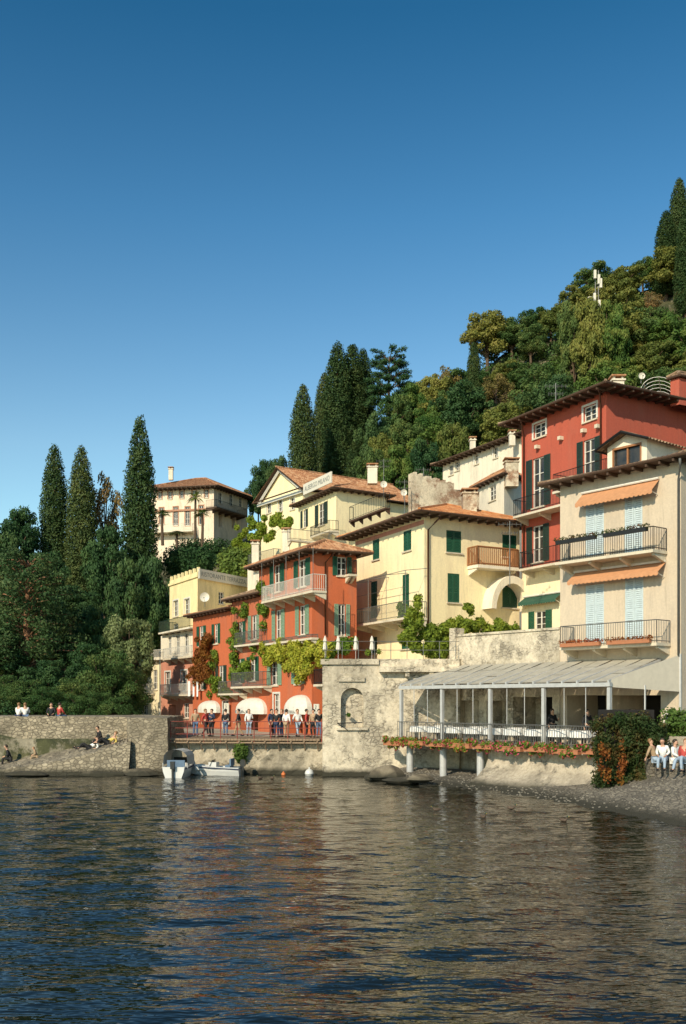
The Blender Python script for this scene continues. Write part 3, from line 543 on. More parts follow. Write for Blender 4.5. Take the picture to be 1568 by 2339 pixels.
ul=[(855,56.5,-.3),(880,56.5,.2),(920,56.4,.5),(1000,56.,.5),(1200,50.5,.5),(1380,44.8,.75),(1568,43.5,1.95),(1900,46,2.6)]
for i in range(K+1):
    s=i/K*7; j=min(6,int(s)); f=s-j; a=[wl[j][q]*(1-f)+wl[j+1][q]*f for q in range(3)]; b=[ul[j][q]*(1-f)+ul[j+1][q]*f for q in range(3)]; pa,pb=G(*a),G(*b)
    rows.append([pa.lerp(pb,t)+V(0,0,R.uniform(-.025,.025)+.12*math.sin(t*3.1)) for t in [k/16 for k in range(17)]])
for i in range(K):
    for j in range(16): mb.quad(rows[i][j],rows[i+1][j],rows[i+1][j+1],rows[i][j+1])
tag(mk('shore_paving',mb,'cobble',smooth=True),'cobbled stone shore sloping down into the lake','shore',kind='structure')
mb=MB()
for k in range(1500):
    i=R.uniform(K*.25,K-1.01); j=R.uniform(3.5,15.5); a=int(i);b=int(j); p=rows[a][b].lerp(rows[a+1][b],i-a).lerp(rows[a][b+1].lerp(rows[a+1][b+1],i-a),j-b)
    s=R.uniform(.02,.065); mb.ball(p+V(0,0,s*.1),s,5,0,(R.uniform(.8,1.4),R.uniform(.8,1.3),.5))
tag(mk('pebbles',mb,'pebble',org=(0,0,0)),'loose grey pebbles scattered over the shore','pebbles',kind='stuff')
def boulder(px,py,d,s,seed):
    q=random.Random(seed); mb=MB(); mb.ball((0,0,0),1,12); ph=[q.uniform(0,6) for _ in range(4)]
    mb.v=[tuple(c*(1+.18*math.sin(v[0]*3+ph[0])+.14*math.sin(v[1]*4+ph[1])+.12*math.sin(v[2]*5+ph[2])) for c in v) for v in mb.v]; p=G(px,d,Zz(py,d))
    mb.v=[(p.x+v[0]*s[0],p.y+v[1]*s[1],p.z+v[2]*s[2]) for v in mb.v]; tag(mk('boulder',mb,'rock'),'wet brown boulder at the foot of the wall','rock','boulders at the waterline')
for i,(px,py,d,s) in enumerate(((883,1768,54,(.9,.7,.55)),(850,1782,54.5,(.6,.5,.35)),(915,1785,51.5,(.9,.7,.25)),(960,1778,50.5,(.8,.5,.2)),(320,1768,56.8,(1.2,.4,.25)),(240,1769,56.8,(1.3,.4,.18)),(60,1768,56.6,(1.1,.4,.18)))): boulder(px,py,d,s,i)
# ---------------- houses
B5=house('pale yellow house with green shutters above the terrace',(812,70.8),(970,62),(1187,65.8),6,15.8,'cream2','tileo',
 [(852,1232,867,1278,'c','green'),(922,1212,940,1258,'c','green'),(848,1328,862,1412,'c','green'),(920,1312,935,1395,'c','green'),(850,1455,862,1492,'c','green'),(918,1446,938,1482,'c','green')],
 [(1020,1212,1054,1262,'c','green'),(1023,1310,1050,1376,'c','green'),(1148,1222,1180,1272,'c','green'),(1148,1320,1182,1388,'c','green')],1.5,1.)
balcony(B5['root'],B5['L'],800,925,1424,1.6,1.,'irong'); balcony(B5['root'],B5['R'],1092,1186,1300,1.1,1.15,'woodo','white',.16,.2,True)
f=B5['R']; mb=MB(); uc=f.U(1150); z0=f.z(1150,1395); 
for i in range(12):
    a0,a1=math.pi*i/12,math.pi*(i+1)/12; r1,r2=1.35,1.75
    q=[f.P(uc-r*math.cos(a),n,z0+r*math.sin(a)*1.25) for a in (a0,a1) for r in (r1,r2) for n in (.003,1.)]; mb.add(q,[[1,3,7,5],[0,1,5,4],[2,3,7,6]])
mk('arch',mb,'white',B5['root'])
f=B5['L']; mb=MB(); u0,u1=f.U(802,1.6),f.U(925,1.6); z=f.z(860,1424,1.6)
for k in range(4): u=u0+(u1-u0)*k/3; mb.tube([f.P(u,1.55,z),f.P(u,1.55,z+3.)],.02,5); mb.tube([f.P(u,1.55,z+3),f.P(u,.0,z+3.2)],.02,5)
mb.tube([f.P(u0,1.55,z+3),f.P(u1,1.55,z+3)],.02,5); mb.tube([f.P(u0,1.55,z+2),f.P(u1,1.55,z+2)],.012,5); mk('pergola_frame',mb,'irong',B5['root'])
def pipe(Hd,fac,px,y0,y1,off=.12,m='copper'):
    u=fac.U(px); mb=MB(); zt_=fac.z(px,y0); mb.tube([fac.P(u+.5,.75,zt_+.45),fac.P(u+.35,.5,zt_+.2),fac.P(u,off,zt_-.3),fac.P(u,off,fac.z(px,y1))],.055,8); mk('drainpipe',mb,m,Hd['root'],smooth=True)
pipe(B5,B5['R'],976,1200,1480)
mb=MB(); f=B5['L']; mb.box(.05,.003,B5['zt']-.5,f.L-.05,.015,B5['zt']-.22,f.P); mk('painted_frieze',mb,'pink',B5['root'])
chimney(B5,1072,1120,66,.9,1.6,'ruin')
B4=house('tall orange-red house with white awnings at street level',(592,71.93),(713,64),(815,65.3),1.97,13.8,'red','tile',
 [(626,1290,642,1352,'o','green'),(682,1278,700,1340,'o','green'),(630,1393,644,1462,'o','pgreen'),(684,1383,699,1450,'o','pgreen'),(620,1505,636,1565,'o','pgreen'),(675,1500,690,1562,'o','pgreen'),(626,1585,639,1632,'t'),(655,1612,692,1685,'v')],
 [(771,1272,792,1315,'o','green'),(773,1380,790,1452,'o','pgreen')],.95,.8)
balcony(B4['root'],B4['L'],597,714,1366,1.,1.,'frame','trim'); balcony(B4['root'],B4['L'],600,712,1468,.5,.2,'irong','trim'); balcony(B4['root'],B4['R'],797,817,1316,.7,.9); balcony(B4['root'],B4['L'],716,738,1568,.9,.9)
f=B4['L']; u0,u1=f.U(597,1),f.U(714,1); z=f.z(655,1362,1)
for k in range(5): u=u0+(u1-u0)*k/4; mtube('balcony_post',[f.P(u,.95,z),f.P(u,.95,13.8)],.02,'irong',B4['root'],5)
pipe(B4,B4['R'],742,1275,1450)
B3=house('old orange-red house with vines on the waterfront street',(530,76.5),(597,71.75),9,1.97,11.9,'red2','tileb',
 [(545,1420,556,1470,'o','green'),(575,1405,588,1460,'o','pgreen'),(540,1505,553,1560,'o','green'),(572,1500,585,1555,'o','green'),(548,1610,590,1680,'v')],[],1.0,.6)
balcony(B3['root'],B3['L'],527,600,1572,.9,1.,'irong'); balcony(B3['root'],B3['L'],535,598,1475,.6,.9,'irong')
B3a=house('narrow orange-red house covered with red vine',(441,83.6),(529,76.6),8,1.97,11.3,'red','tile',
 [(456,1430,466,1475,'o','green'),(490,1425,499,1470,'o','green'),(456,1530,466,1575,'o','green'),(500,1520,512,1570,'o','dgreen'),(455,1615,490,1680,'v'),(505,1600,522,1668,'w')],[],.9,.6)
balcony(B3a['root'],B3a['L'],498,545,1588,.8,.9,'irong')
B2=house('yellow flat-roofed hotel with white rooftop sign',(388,95),(452,88),(596,97),1.97,15.7,'yellow',None,
 [(397,1372,408,1408,'t'),(422,1368,434,1405,'t'),(396,1425,408,1440,'w')],[(500,1352,512,1380,'w')],rt='flat')
balcony(B2['root'],B2['L'],362,434,1442,1.8,1.,'dgreen','white'); f=B2['R']; u0,u1=f.U(456,.3),f.U(566,.3); mb=MB()
z0,z1=f.z(500,1329,.3),f.z(500,1307,.3)
sg=thing('rooftop_sign','long white hotel restaurant sign on the roof edge','sign',f.P((u0+u1)/2,.3,z0)); mb.box(u0,.2,z0,u1,.3,z1,f.P); mk('board',mb,'signw',sg); text('RISTORANTE TERRAZZA',f,u0+.3,u1-.3,z0+(z1-z0)*.27,(z1-z0)*.46,.31,'ink',sg)
mb=MB(); f=B2['L']
for i in range(8): u=.1+i*(f.L-.4)/7; mb.box(u,-.22,15.71,u+.3,-.02,16.1,f.P)
mb.box(-.1,.003,15.2,f.L+.1,.12,15.4,f.P); mk('parapet',mb,'yellow',B2['root'])
mb=MB(); f=B2['R']; mb.box(0,.003,15.1,f.L,.1,15.3,f.P); mk('cornice',mb,'trim',B2['root'])
B2b=house('narrow white and pink house with small balconies',(368,93),(441,86),6,1.97,10.3,'white',None,
 [(384,1452,392,1498,'w'),(402,1450,411,1496,'w'),(421,1447,431,1493,'w'),(378,1535,390,1580,'t'),(415,1532,428,1578,'t'),(388,1610,402,1660,'v'),(420,1606,432,1640,'w')],[],rt='flat',band=(7.9,'pink'))
balcony(B2b['root'],B2b['L'],364,436,1590,1.,.9,'frame'); balcony(B2b['root'],B2b['L'],372,438,1505,.7,.9,'frame')
B1=house('small cream house with white balcony at the quay end',(318,97),(372,93),6,1.97,8.4,'cream',None,[(328,1530,337,1572,'w'),(350,1530,360,1575,'w'),(328,1602,338,1632,'w')],[],rt='flat')
balcony(B1['root'],B1['L'],304,332,1588,1.,.9,'frame','white'); balcony(B1['root'],B1['L'],325,372,1508,.6,.8,'frame','white')
AL=house('cream hotel building with triangular pediment',(597,108),(692,101),14,8,25.6,'cream2','tile',[(610,1146,620,1172,'t'),(636,1140,646,1168,'t'),(664,1136,674,1164,'t')],[],rise=3.,oh=.7,rt='gable')
f=AL['L'];mb=MB(); mb.box(-.3,.003,25.3,f.L+.3,.35,25.6,f.P); 
for a,b in ((0,f.L/2),(f.L,f.L/2)): mb.tube([f.P(a,.25,25.7),f.P(b,.25,28.4)],.18,4)
mk('pediment_moulding',mb,'frame',AL['root'])
B6=house('cream hotel with green shutters and tiled roof',(682,97.6),(768,90),(883,93),8,23.3,'cream2','tile',[(692,1165,700,1205,'o','dgreen'),(728,1150,742,1200,'o','dgreen')],[],rise=1.2,oh=.7)
balcony(B6['root'],B6['L'],708,752,1222,1.,.9); chimney(B6,851,1062,93,.9,1.8); 
f=B6['L']; off=.9; u0,u1=f.U(693,off),f.U(757,off); z0=23.75;z1=24.75
sg=thing('rooftop_sign','white hotel name sign on the roof edge','sign',f.P((u0+u1)/2,off,z0)); mb=MB(); mb.box(u0,off-.1,z0,u1,off,z1,f.P); mk('board',mb,'signw',sg); text('ALBERGO MILANO',f,u0+.35,u1-.35,z0+.28,.45,off+.01,'ink',sg)
B6c=house('low cream building with roof terrace railing',(797,88),(905,80),8,10,18.6,'cream2','tileb',[(830,1195,840,1215,'w')],[],rise=.9,oh=.9); balcony(B6c['root'],B6c['L'],797,880,1178,.5,1.2,'iron','wood',.3)
TB=house('white terrace building below the hotel',(566,92),(660,85.5),9,6,16.6,'white',None,[(575,1262,583,1295,'w')],[],rt='flat',cat='building')
balcony(TB['root'],TB['L'],566,625,1290,.8,1.,'irong'); balcony(TB['root'],TB['R'],664,760,1240,.6,.9,'irong')
for x,y in ((584,1236),(654,1208)): chimney(TB,x,y,86,.6,2.)
B7=house('white house with brown tiled roof on the upper slope',(1012,99),(1196,88),8,14,27.7,'white','tileb',[(1026,1062,1036,1085,'w'),(1040,1052,1050,1075,'w'),(1085,1035,1094,1060,'t'),(1128,1020,1138,1046,'t'),(1165,1050,1180,1075,'w')],[],rise=1.2,oh=.9)
chimney(B7,1080,1000,94,.5,1.3); chimney(B7,1170,985,88,.5,1.3)
wf2=Fac(G(940,78),G(1095,80)); mb=MB(); mb.box(0,-.6,10,wf2.L,0,21.1,wf2.P); K=24
for i in range(K):
    u0,u1=wf2.L*i/K,wf2.L*(i+1)/K; top=22.2-1.0*(i/K)-.5*(i>14)+R.uniform(-.1,.1); mb.box(u0,-.6,21.1,u1,0,top,wf2.P)
tag(mk('ruined_wall',mb,'ruin'),'crumbling brick and plaster wall between rooftops','wall')
B8=house('small cream house with tiled roof behind the yellow house',(1086,84),(1152,79),(1196,81),10,22.1,'white','tile',[(1118,1110,1133,1143,'w')],[],rise=1.,oh=.5); chimney(B8,1168,1050,79,1.,2.2,'ruin')
B9=house('tall brick-red house with green shutters and iron balconies',(1192,65),(1385,58),(1640,62.8),6,22.3,'brick','tileb',
 [(1220,966,1247,998,'t'),(1334,926,1363,960,'t'),(1217,1045,1244,1158,'o','dgreen'),(1333,1003,1360,1085,'o','dgreen'),(1217,1200,1242,1284,'o','dgreen'),(1222,1395,1248,1442,'o','green')],[],1.0,1.1,band=(12.7,'cream'))
balcony(B9['root'],B9['L'],1172,1284,1170,1.1,1.05); balcony(B9['root'],B9['L'],1186,1284,1296,1.1,1.05); balcony(B9['root'],B9['L'],1262,1382,1112,1.1,1.05)
pipe(B9,B9['L'],1376,915,1080); pipe(B9,B9['L'],1200,985,1290); chimney(B9,1410,862,62,.7,1.2)
f=B9['L']
for px,py in ((1232,1022),(1285,1002),(1338,985),(1370,975)): mb=MB(); u=f.U(px);z=f.z(px,py); mb.box(u-.12,.003,z-.1,u+.12,.3,z+.12,f.P); mk('corbel',mb,'trim',B9['root'])
def awning(Hd,fac,x0,x1,y0,y1,dep,mat):
    xm=(x0+x1)/2; u0,u1=fac.U(x0,dep),fac.U(x1,dep); zt_=fac.z(xm,y0,0); zb_=fac.z(xm,y1,dep); T=fac.P; mb=MB(); n=int((u1-u0)/.24)
    for i in range(n):
        a,b=u0+(u1-u0)*i/n,u0+(u1-u0)*(i+1)/n; mb.quad(T(a,.02,zt_),T(b,.02,zt_),T(b,dep,zb_+.2),T(a,dep,zb_+.2))
        m=(a+b)/2; mb.add([T(a,dep,zb_+.2),T(b,dep,zb_+.2),T(b,dep+.01,zb_+.06),T(b*.75+a*.25,dep+.01,zb_+.01),T(m,dep+.01,zb_),T(a*.75+b*.25,dep+.01,zb_+.01),T(a,dep+.01,zb_+.06)],[[0,1,2,3,4,5,6]])
    aw=mk('awning',mb,mat,Hd['root']); mb=MB(); mb.tube([T(u0,.1,zt_+.05),T(u1,.1,zt_+.05)],.06); 
    for u in (u0+.1,u1-.1): mb.tube([T(u,.03,zt_-.7),T(u,dep,zb_+.18)],.02,5)
    mk('awning_frame',mb,'frame',aw); return aw
awning(B9,B9['L'],1184,1270,1362,1380,.55,'gcanvas')
B10=house('grey-beige house with pale blue shutters and orange awnings',(1280,51.2),(1556,45.7),9,2.13,15.3,'grey','tileb',
 [(1338,1152,1380,1268,'c','blue'),(1427,1128,1468,1262,'c','blue'),(1338,1335,1380,1470,'c','blue'),(1428,1320,1470,1466,'c','blue'),(1296,1588,1385,1688,'v'),(1400,1588,1510,1690,'v')],[],.9,.8)
for x0,x1,py in ((1268,1492,1276),(1278,1500,1480)):
    b,u0,u1,zz=balcony(B10['root'],B10['L'],x0,x1,py,1.15,1.05,'iron' if py<1300 else 'irong')
    f=B10['L']
    for i in range(2):
        a=u0+.2+(u1-u0)*.5*i; a2=a+(u1-u0)*.42; zq=zz+(.85 if py<1300 else -.0); mb=MB(); mb.box(a,1.16,zq,a2,1.36,zq+.18,f.P); mk('planter',mb,'iron' if py<1300 else 'terra',B10['root'])
        cl=[(*f.P(a+(a2-a)*k/9,1.26,zq+.24),.14,.12,.12) for k in range(10)]; mk('planter_plants',leafmesh(cl,420,.09),'Li' if py<1300 else 'Lr',B10['root'])
awning(B10,B10['L'],1314,1490,1116,1144,.6,'orange'); awning(B10,B10['L'],1296,1504,1299,1326,.65,'orange'); pipe(B10,B10['L'],1553,1080,1500,.1,'irong')
f=B10['L']; u0,u1=f.U(1388,-1.),f.U(1478,-1.); T=f.P; zd=15.5; mb=MB(); zt_=17.0
wallgrid(mb,Fac(T(u0,-1,0),T(u1,-1,0)),0,u1-u0,zd,zt_,[(.35,u1-u0-.35,zd+.45,zt_-.15,.15)]); mb.quad(T(u0,-1,zd),T(u0,-4,zd),T(u0,-4,zt_),T(u0,-1,zt_)); mb.quad(T(u1,-1,zd),T(u1,-4,zd),T(u1,-4,zt_),T(u1,-1,zt_)); um=(u0+u1)/2; mb.add([T(u0,-1,zt_),T(u1,-1,zt_),T(um,-1,zt_+.45)],[[0,1,2]])
dm=mk('dormer',mb,'white',B10['root']); mb=MB(); mb.quad(T(u0+.3,-1.14,zd+.4),T(u1-.3,-1.14,zd+.4),T(u1-.3,-1.14,zt_-.1),T(u0+.3,-1.14,zt_-.1)); mk('window',mb,'glass',dm); mb=MB(); mb.box(um-.04,-1.13,zd+.45,um+.04,-1.05,zt_-.15,T); mb.box(u0+.3,-1.06,zd+.4,u1-.3,-.98,zd+.48,T);mb.box(u0+.3,-1.06,zt_-.2,u1-.3,-.98,zt_-.1,T); mb.box(u0+.3,-1.06,zd+.48,u0+.38,-.98,zt_-.2,T);mb.box(u1-.38,-1.06,zd+.48,u1-.3,-.98,zt_-.2,T); mk('frame',mb,'woodo',dm)
mb=MB(); zr=zt_+.55; o=.4
slope(mb,T(u0-o,-.5,zt_-.1),T(u0-o,-4.5,zt_-.1),T(um,-.5,zr),T(um,-4.5,zr)); slope(mb,T(u1+o,-4.5,zt_-.1),T(u1+o,-.5,zt_-.1),T(um,-4.5,zr),T(um,-.5,zr)); mk('dormer_roof',mb,'tileb',dm)
mb=MB()
for s,e in ((u0-o,um),(u1+o,um)): mb.tube([T(s,-.52,zt_-.13),T(e,-.52,zr-.06)],.07,4)
mb.tube([T(u0-o,-.52,zt_-.15),T(u0-o,-4,zt_-.15)],.06,5); mk('dormer_eaves',mb,'iron',dm)
VL=house('grand villa with hipped tile roof and palms',(347,142),(489,140),(566,148),24,34.2,'villa','tile',
 [(362,1122,370,1140,'b'),(385,1122,393,1140,'b'),(412,1120,420,1138,'b'),(440,1120,448,1138,'b'),(468,1118,476,1137,'b'),(365,1160,374,1198,'b'),(397,1158,407,1200,'b'),(424,1158,434,1200,'b'),(455,1155,465,1198,'b')],
 [(500,1125,508,1150,'w'),(525,1130,533,1155,'w'),(547,1135,554,1158,'w'),(500,1175,510,1205,'v'),(530,1178,540,1208,'v')],2.3,1.3,cat='villa')
f=VL['L']; mb=MB(); mb.box(0,.003,31.1,f.L,.2,31.35,f.P); mk('brown_band',mb,'brownb',VL['root']); balcony(VL['root'],VL['R'],495,566,1170,1.8,1.,'iron','wood'); balcony(VL['root'],VL['L'],348,440,1215,1.4,1.,'frame','white'); chimney(VL,391,1068,143,.6,1.8)
def bonnet(Hd,fac,x0,x1,y0,y1,dep,txt=None):
    u0,u1=fac.U(x0,dep*.5),fac.U(x1,dep*.5); xm=(x0+x1)/2; zb_=fac.z(xm,y1-8,dep);hh=fac.z(xm,y0,dep*.4)-zb_; uc=(u0+u1)/2; w=(u1-u0)/2; mb=MB(); A,B=14,7; vs=[]
    for j in range(B+1):
        th=math.pi/2*j/B
        for i in range(A+1):
            ph=math.pi*i/A; q=1+.03*(i%2); vs.append(fac.P(uc-w*math.cos(ph)*math.sin(th)**.8*q,.02+dep*math.sin(ph)**.6*math.sin(th)*q,zb_+hh*math.cos(th)))
    for i in range(A+1): v=vs[B*(A+1)+i]; vs.append(v-V(0,0,.28))
    mb.add(vs,[[j*(A+1)+i,j*(A+1)+i+1,(j+1)*(A+1)+i+1,(j+1)*(A+1)+i] for j in range(B+1) for i in range(A)]); aw=mk('awning',mb,'wcanvas',Hd['root'])
    if txt: text(txt,fac,uc-w*.6,uc+w*.6,zb_-.22,.19,dep*1.06+.03,'ink',aw)
bonnet(B4,B4['L'],653,700,1587,1630,.9,'GELATERIA'); bonnet(B3,B3['L'],541,601,1594,1630,.9,'BAR'); bonnet(B3a,B3a['L'],455,493,1600,1628,.85)
for fac,px,py0,py1,w,txt in ((B3a['L'],516,1606,1655,.45,'GELATI'),(B4['L'],721,1608,1660,.35,'GELATERIA')):
    u=fac.U(px,.3); z0,z1=fac.z(px,py1,.3),fac.z(px,py0,.3); sg=thing('shop_sign','narrow vertical cream shop sign on the red wall','sign',fac.P(u,.3,z0)); mb=MB(); mb.box(u-w,.2,z0,u+w,.26,z1,fac.P); mk('board',mb,'signw',sg)
    for i,ch in enumerate(txt): hh=(z1-z0-.1)/len(txt); text(ch,fac,u-.13,u+.13,z1-.05-hh*(i+1)+.02,hh*.8,.27,'ink',sg)
# ---------------- vines
def vine(fac,bl,mat,n,size=.17,dep=.3,lab='',nm='climbing_vine',off=.25,smin=.18,smax=.42):
    cl=[]
    for px,py,rx,ry in bl:
        for k in range(max(3,int(rx*ry/50))):
            a=R.uniform(0,6.28); q=math.sqrt(R.random()); x,y=px+math.cos(a)*rx*q,py+math.sin(a)*ry*q; p=fac.P(fac.U(x,off),off+R.uniform(-.2,.15),fac.z(x,y,off)); s=R.uniform(smin,smax); cl.append((p.x,p.y,p.z,s,s*.8,s*1.1))
    v=thing(nm,lab,'vine',(cl[0][0],cl[0][1],cl[0][2])); mk('leaves',leafmesh(cl,n,size),mat,v)
    st=sorted(cl,key=lambda c:c[0])[::6]+[cl[-1]]; mb=MB(); mb.tube([c[:3] for c in st],.015,4); mk('stem',mb,'bark',v)
vine(B4['L'],[(608,1480,20,12),(650,1480,32,16),(695,1480,28,16),(725,1485,30,16),(625,1505,6,28),(645,1515,7,38),(668,1508,6,26),(685,1530,8,42),(706,1512,10,30),(612,1508,5,22),(735,1505,10,18)],'Ly',13000,.19,lab='yellow-green vine draped across the red house front',off=.45)
vine(B4['R'],[(745,1485,20,14),(775,1478,26,10),(800,1474,16,10)],'Lg',3800,.2,lab='green vine trailing above the terrace wall',off=.9)
vine(B4['L'],[(603,1395,7,60),(598,1340,9,20)],'Lg',2000,lab='thin green vine climbing the red wall')
vine(B3['L'],[(540,1460,14,34),(536,1510,12,44),(560,1530,24,16),(585,1490,10,18),(548,1395,20,8)],'Lg',6000,lab='green vine hanging from the balcony')
vine(B3a['L'],[(465,1490,22,42),(455,1530,24,28),(445,1545,20,15)],'Lr',6500,lab='red autumn creeper on the house wall',off=.5)
vine(B3a['L'],[(487,1520,12,45),(490,1570,22,22),(515,1585,18,15)],'Lg',4600,lab='green creeper hanging down the red house')
vine(B5['R'],[(1000,1475,58,18),(1010,1440,40,22),(955,1410,18,24),(930,1440,18,24),(950,1375,8,12),(1060,1432,40,14),(1075,1392,9,20),(1110,1432,48,12),(1155,1438,34,8),(940,1465,24,20)],'Lg',26000,.18,lab='lush green vine spread over the terrace pergola',off=2.5,smin=.14,smax=.34)
vine(B5['L'],[(935,1415,16,30),(925,1390,8,20)],'Lg',2400,.2,lab='green vine climbing at the corner of the yellow house',off=.5)
vine(B6['L'],[(600,1195,38,14),(650,1188,32,12),(570,1215,36,18),(545,1245,24,22),(610,1225,20,10)],'Ly',12000,.26,lab='bright yellow-green vine over the hotel pergola',off=3)
vine(nf,[(850,1490,25,5),(745,1512,6,6)],'Lg',500,.12,lab='small plants rooted in the old wall',nm='wall_plants',off=.1,smin=.08,smax=.2)
vine(nf,[(797,1634,14,3)],'Lg',160,.1,lab='small weeds growing in the niche',nm='wall_plants',off=.05,smin=.06,smax=.12)
vine(wf,[(558,1725,14,30)],'L1',2200,.14,lab='green ivy hanging down the harbour wall',off=-.3)
cl=[]
for i in range(260):
    px=R.uniform(1362,1516); t=R.random(); d=42.6+ (px-1362)/154*(-1.2)+R.uniform(0,.8); y=1645+(1790-1645)*t+(px-1440)*.03-(8 if 1385<px<1490 else 0)*(1-t); p=G(px,d,Zz(y,d)); s=R.uniform(.2,.36); cl.append((p.x,p.y,p.z,s,s,s))
iv=thing('ivy_hedge','big green and red ivy mass on the terrace corner','plant',cl[0][:3]); mk('leaves',leafmesh(cl,26000,.11),'Li',iv)
mb=MB(); mb.box(G(1375,43).x,42.6,.6,G(1505,42).x,43.6,3.9); mk('ivy_shade_core',mb,'dark',iv)  # added near-black core, painted shade deep between the ivy leaves
cl=[(*G(R.uniform(1408,1430) if i%2 else R.uniform(1370,1390),41.95,Zz(R.uniform(1690,1790),42)),.15,.15,.3) for i in range(14)]; mk('red_leaves',leafmesh(cl,700,.11),'Lr',iv)
cl=[(*G(R.uniform(1528,1640),R.uniform(43,44.5),Zz(R.uniform(1640,1705),43)),.5,.5,.5) for i in range(40)]; sh=thing('shrub','green shrub beside the restaurant terrace','shrub',cl[0][:3]); mk('leaves',leafmesh(cl,7000,.16),'L1',sh)
struct('garden_wall',[G(1510,43.2),G(1750,41.),G(1750,48),G(1530,48)],0,2.75,'conc','low pale wall beside the shore','wall')
fb=thing('flower_box','planter of pink and red flowers on the terrace edge','flower box',group='flower boxes along the terrace'); mb=MB(); mb.box(-.75,-.13,-.22,.75,.13,-.04); mb.box(-.78,-.15,-.04,.78,.15,0.002); mk('box',mb,'terra',fb,org=(0,0,0))
cl=[(-.7+1.4*i/8+R.uniform(-.06,.06),R.uniform(-.16,.1),R.uniform(-.25,.1),R.uniform(.1,.2),R.uniform(.12,.2),R.uniform(.12,.22)) for i in range(11)]; mk('foliage',leafmesh(cl,1200,.1),'Lg',fb,org=(0,0,0)); mk('blossoms',leafmesh([(c[0],c[1],c[2],c[3]*1.1,c[4]*1.15,c[5]*1.1) for c in cl],300,.08,1.6,inner=.85),'Lf',fb,org=(0,0,0))
ang=math.atan2(PF.u.y,PF.u.x)
for i in range(9): u=-.2+i*(PF.L-.2)/8.; place(fb,PF.P(u,.3,ZD-.03+R.uniform(-.03,.03)),ang+(math.pi if i%2 else 0),(1,1,R.uniform(.85,1.2)))
# ---------------- furniture
tb=thing('dining_table','restaurant table with white tablecloth','table',group='restaurant tables'); mb=MB(); mb.lathe((0,0,0),[(.02,.76),(.5,.76),(.53,.74),(.57,.45)],24,0,.05); mk('tablecloth',mb,'cloth',tb,org=(0,0,0)); mb=MB(); mb.tube([(0,0,0),(0,0,.74)],.04); mb.lathe((0,0,0),[(.25,0),(.25,.03),(.04,.06)],10); mk('leg',mb,'iron',tb,org=(0,0,0))
ch=thing('chair','dark metal restaurant chair','chair',group='restaurant chairs'); mb=MB(); mb.box(-.2,-.2,.44,.2,.2,.47); mk('seat',mb,'irong',ch,org=(0,0,0)); mb=MB(); mb.tube([(-.19,.2,.45),(-.19,.25,.85),(0,.26,.93),(.19,.25,.85),(.19,.2,.45)],.015)
for x in (-.1,0,.1): mb.tube([(x,.2,.47),(x,.25,.88)],.01,4)
mk('backrest',mb,'irong',ch,org=(0,0,0))
for x in (-.18,.18):
    for y in (-.18,.18): mb=MB(); mb.tube([(x,y,.45),(x*1.1,y*1.15,0)],.014,5); mk('leg',mb,'irong',ch,org=(0,0,0))
for i in range(10):
    u=.7+i*(PF.L-1.4)/9; 
    for nn in ((-.85,) if i%2 else (-.85,-2.6)):
        p=PF.P(u,nn,ZD+.003); place(tb,p,R.uniform(0,1)); 
        for s in (-1,1): place(ch,p+PF.u*s*.72+V(0,0,0),ang+(math.pi/2 if s<0 else -math.pi/2)+R.uniform(-.2,.2)+math.pi)
um=thing('closed_parasol','closed white parasol wrapped on its pole','parasol',group='closed parasols on the terrace'); mb=MB(); mb.tube([(0,0,0),(0,0,2.5)],.025); mk('pole',mb,'steel',um,org=(0,0,0)); mb=MB(); mb.lathe((0,0,0),[(.10,.95),(.19,1.1),(.15,1.6),(.11,1.75),(.16,1.95),(.08,2.35),(.02,2.5)],14,0,.12); mk('canopy',mb,'wcanvas',um,org=(0,0,0))
for px in (743,773,813,850): place(um,G(px,57.6,zt+.01),R.uniform(0,3),(.65,.65,.55))
place(um,G(1522,43.6,2.76),0,(.7,.7,.45),'closed white parasol beside the shrub')
def dish(px,py,d,s=.5,par=None):
    o=thing('satellite_dish','pale satellite dish on a short mast','satellite dish',G(px,d,Zz(py,d)),'satellite dishes'); p=W[o.name]; mb=MB(); vs=[];n=16
    for i in range(5):
        r=s*i/4
        for j in range(n): a=2*math.pi*j/n; vs.append(p+V(r*math.cos(a),-.18*s*(r/s)**2*2+.1,r*math.sin(a)))
    mb.add(vs,[[i*n+j,i*n+(j+1)%n,(i+1)*n+(j+1)%n,(i+1)*n+j] for i in range(4) for j in range(n)]); mk('reflector',mb,'signw',o,smooth=True); mb=MB(); mb.tube([p+V(0,.12,0),p+V(0,.2,-s*2.)],.03); mb.tube([p+V(0,0,-s),p+V(0,-s*1.1,-.1)],.015); mb.ball(p+V(0,-s*1.1,-.08),.05,6); mk('arm',mb,'irong',o)
for a in ((468,1364,87,.42),(877,1106,88,.3),(923,1125,76,.25),(1467,858,60,.2)): dish(*a)
def antenna(px,y0,y1,d):
    p=G(px,d); a,b=Zz(y0,d),Zz(y1,d); mb=MB(); mb.tube([(p.x,p.y,b-1.5),(p.x,p.y,a)],.03)
    for z,l in ((a-.2,1.3),(a-.7,.9)):
        mb.tube([(p.x-l/2,p.y,z),(p.x+l/2,p.y,z)],.015,4)
        for k in range(6): x=p.x-l/2+l*k/5; mb.tube([(x,p.y-.25,z),(x,p.y+.25,z)],.01,4); mb.tube([(x,p.y,z-.12),(x,p.y,z+.12)],.01,4)
    tag(mk('antenna',mb,'irong'),'thin television antenna on a rooftop','antenna','rooftop antennas')
for a in ((877,1048,1110,90),(925,1095,1145,77),(1270,875,930,64),(1165,1190,1280,58),(968,1068,1090,90)): antenna(*a)
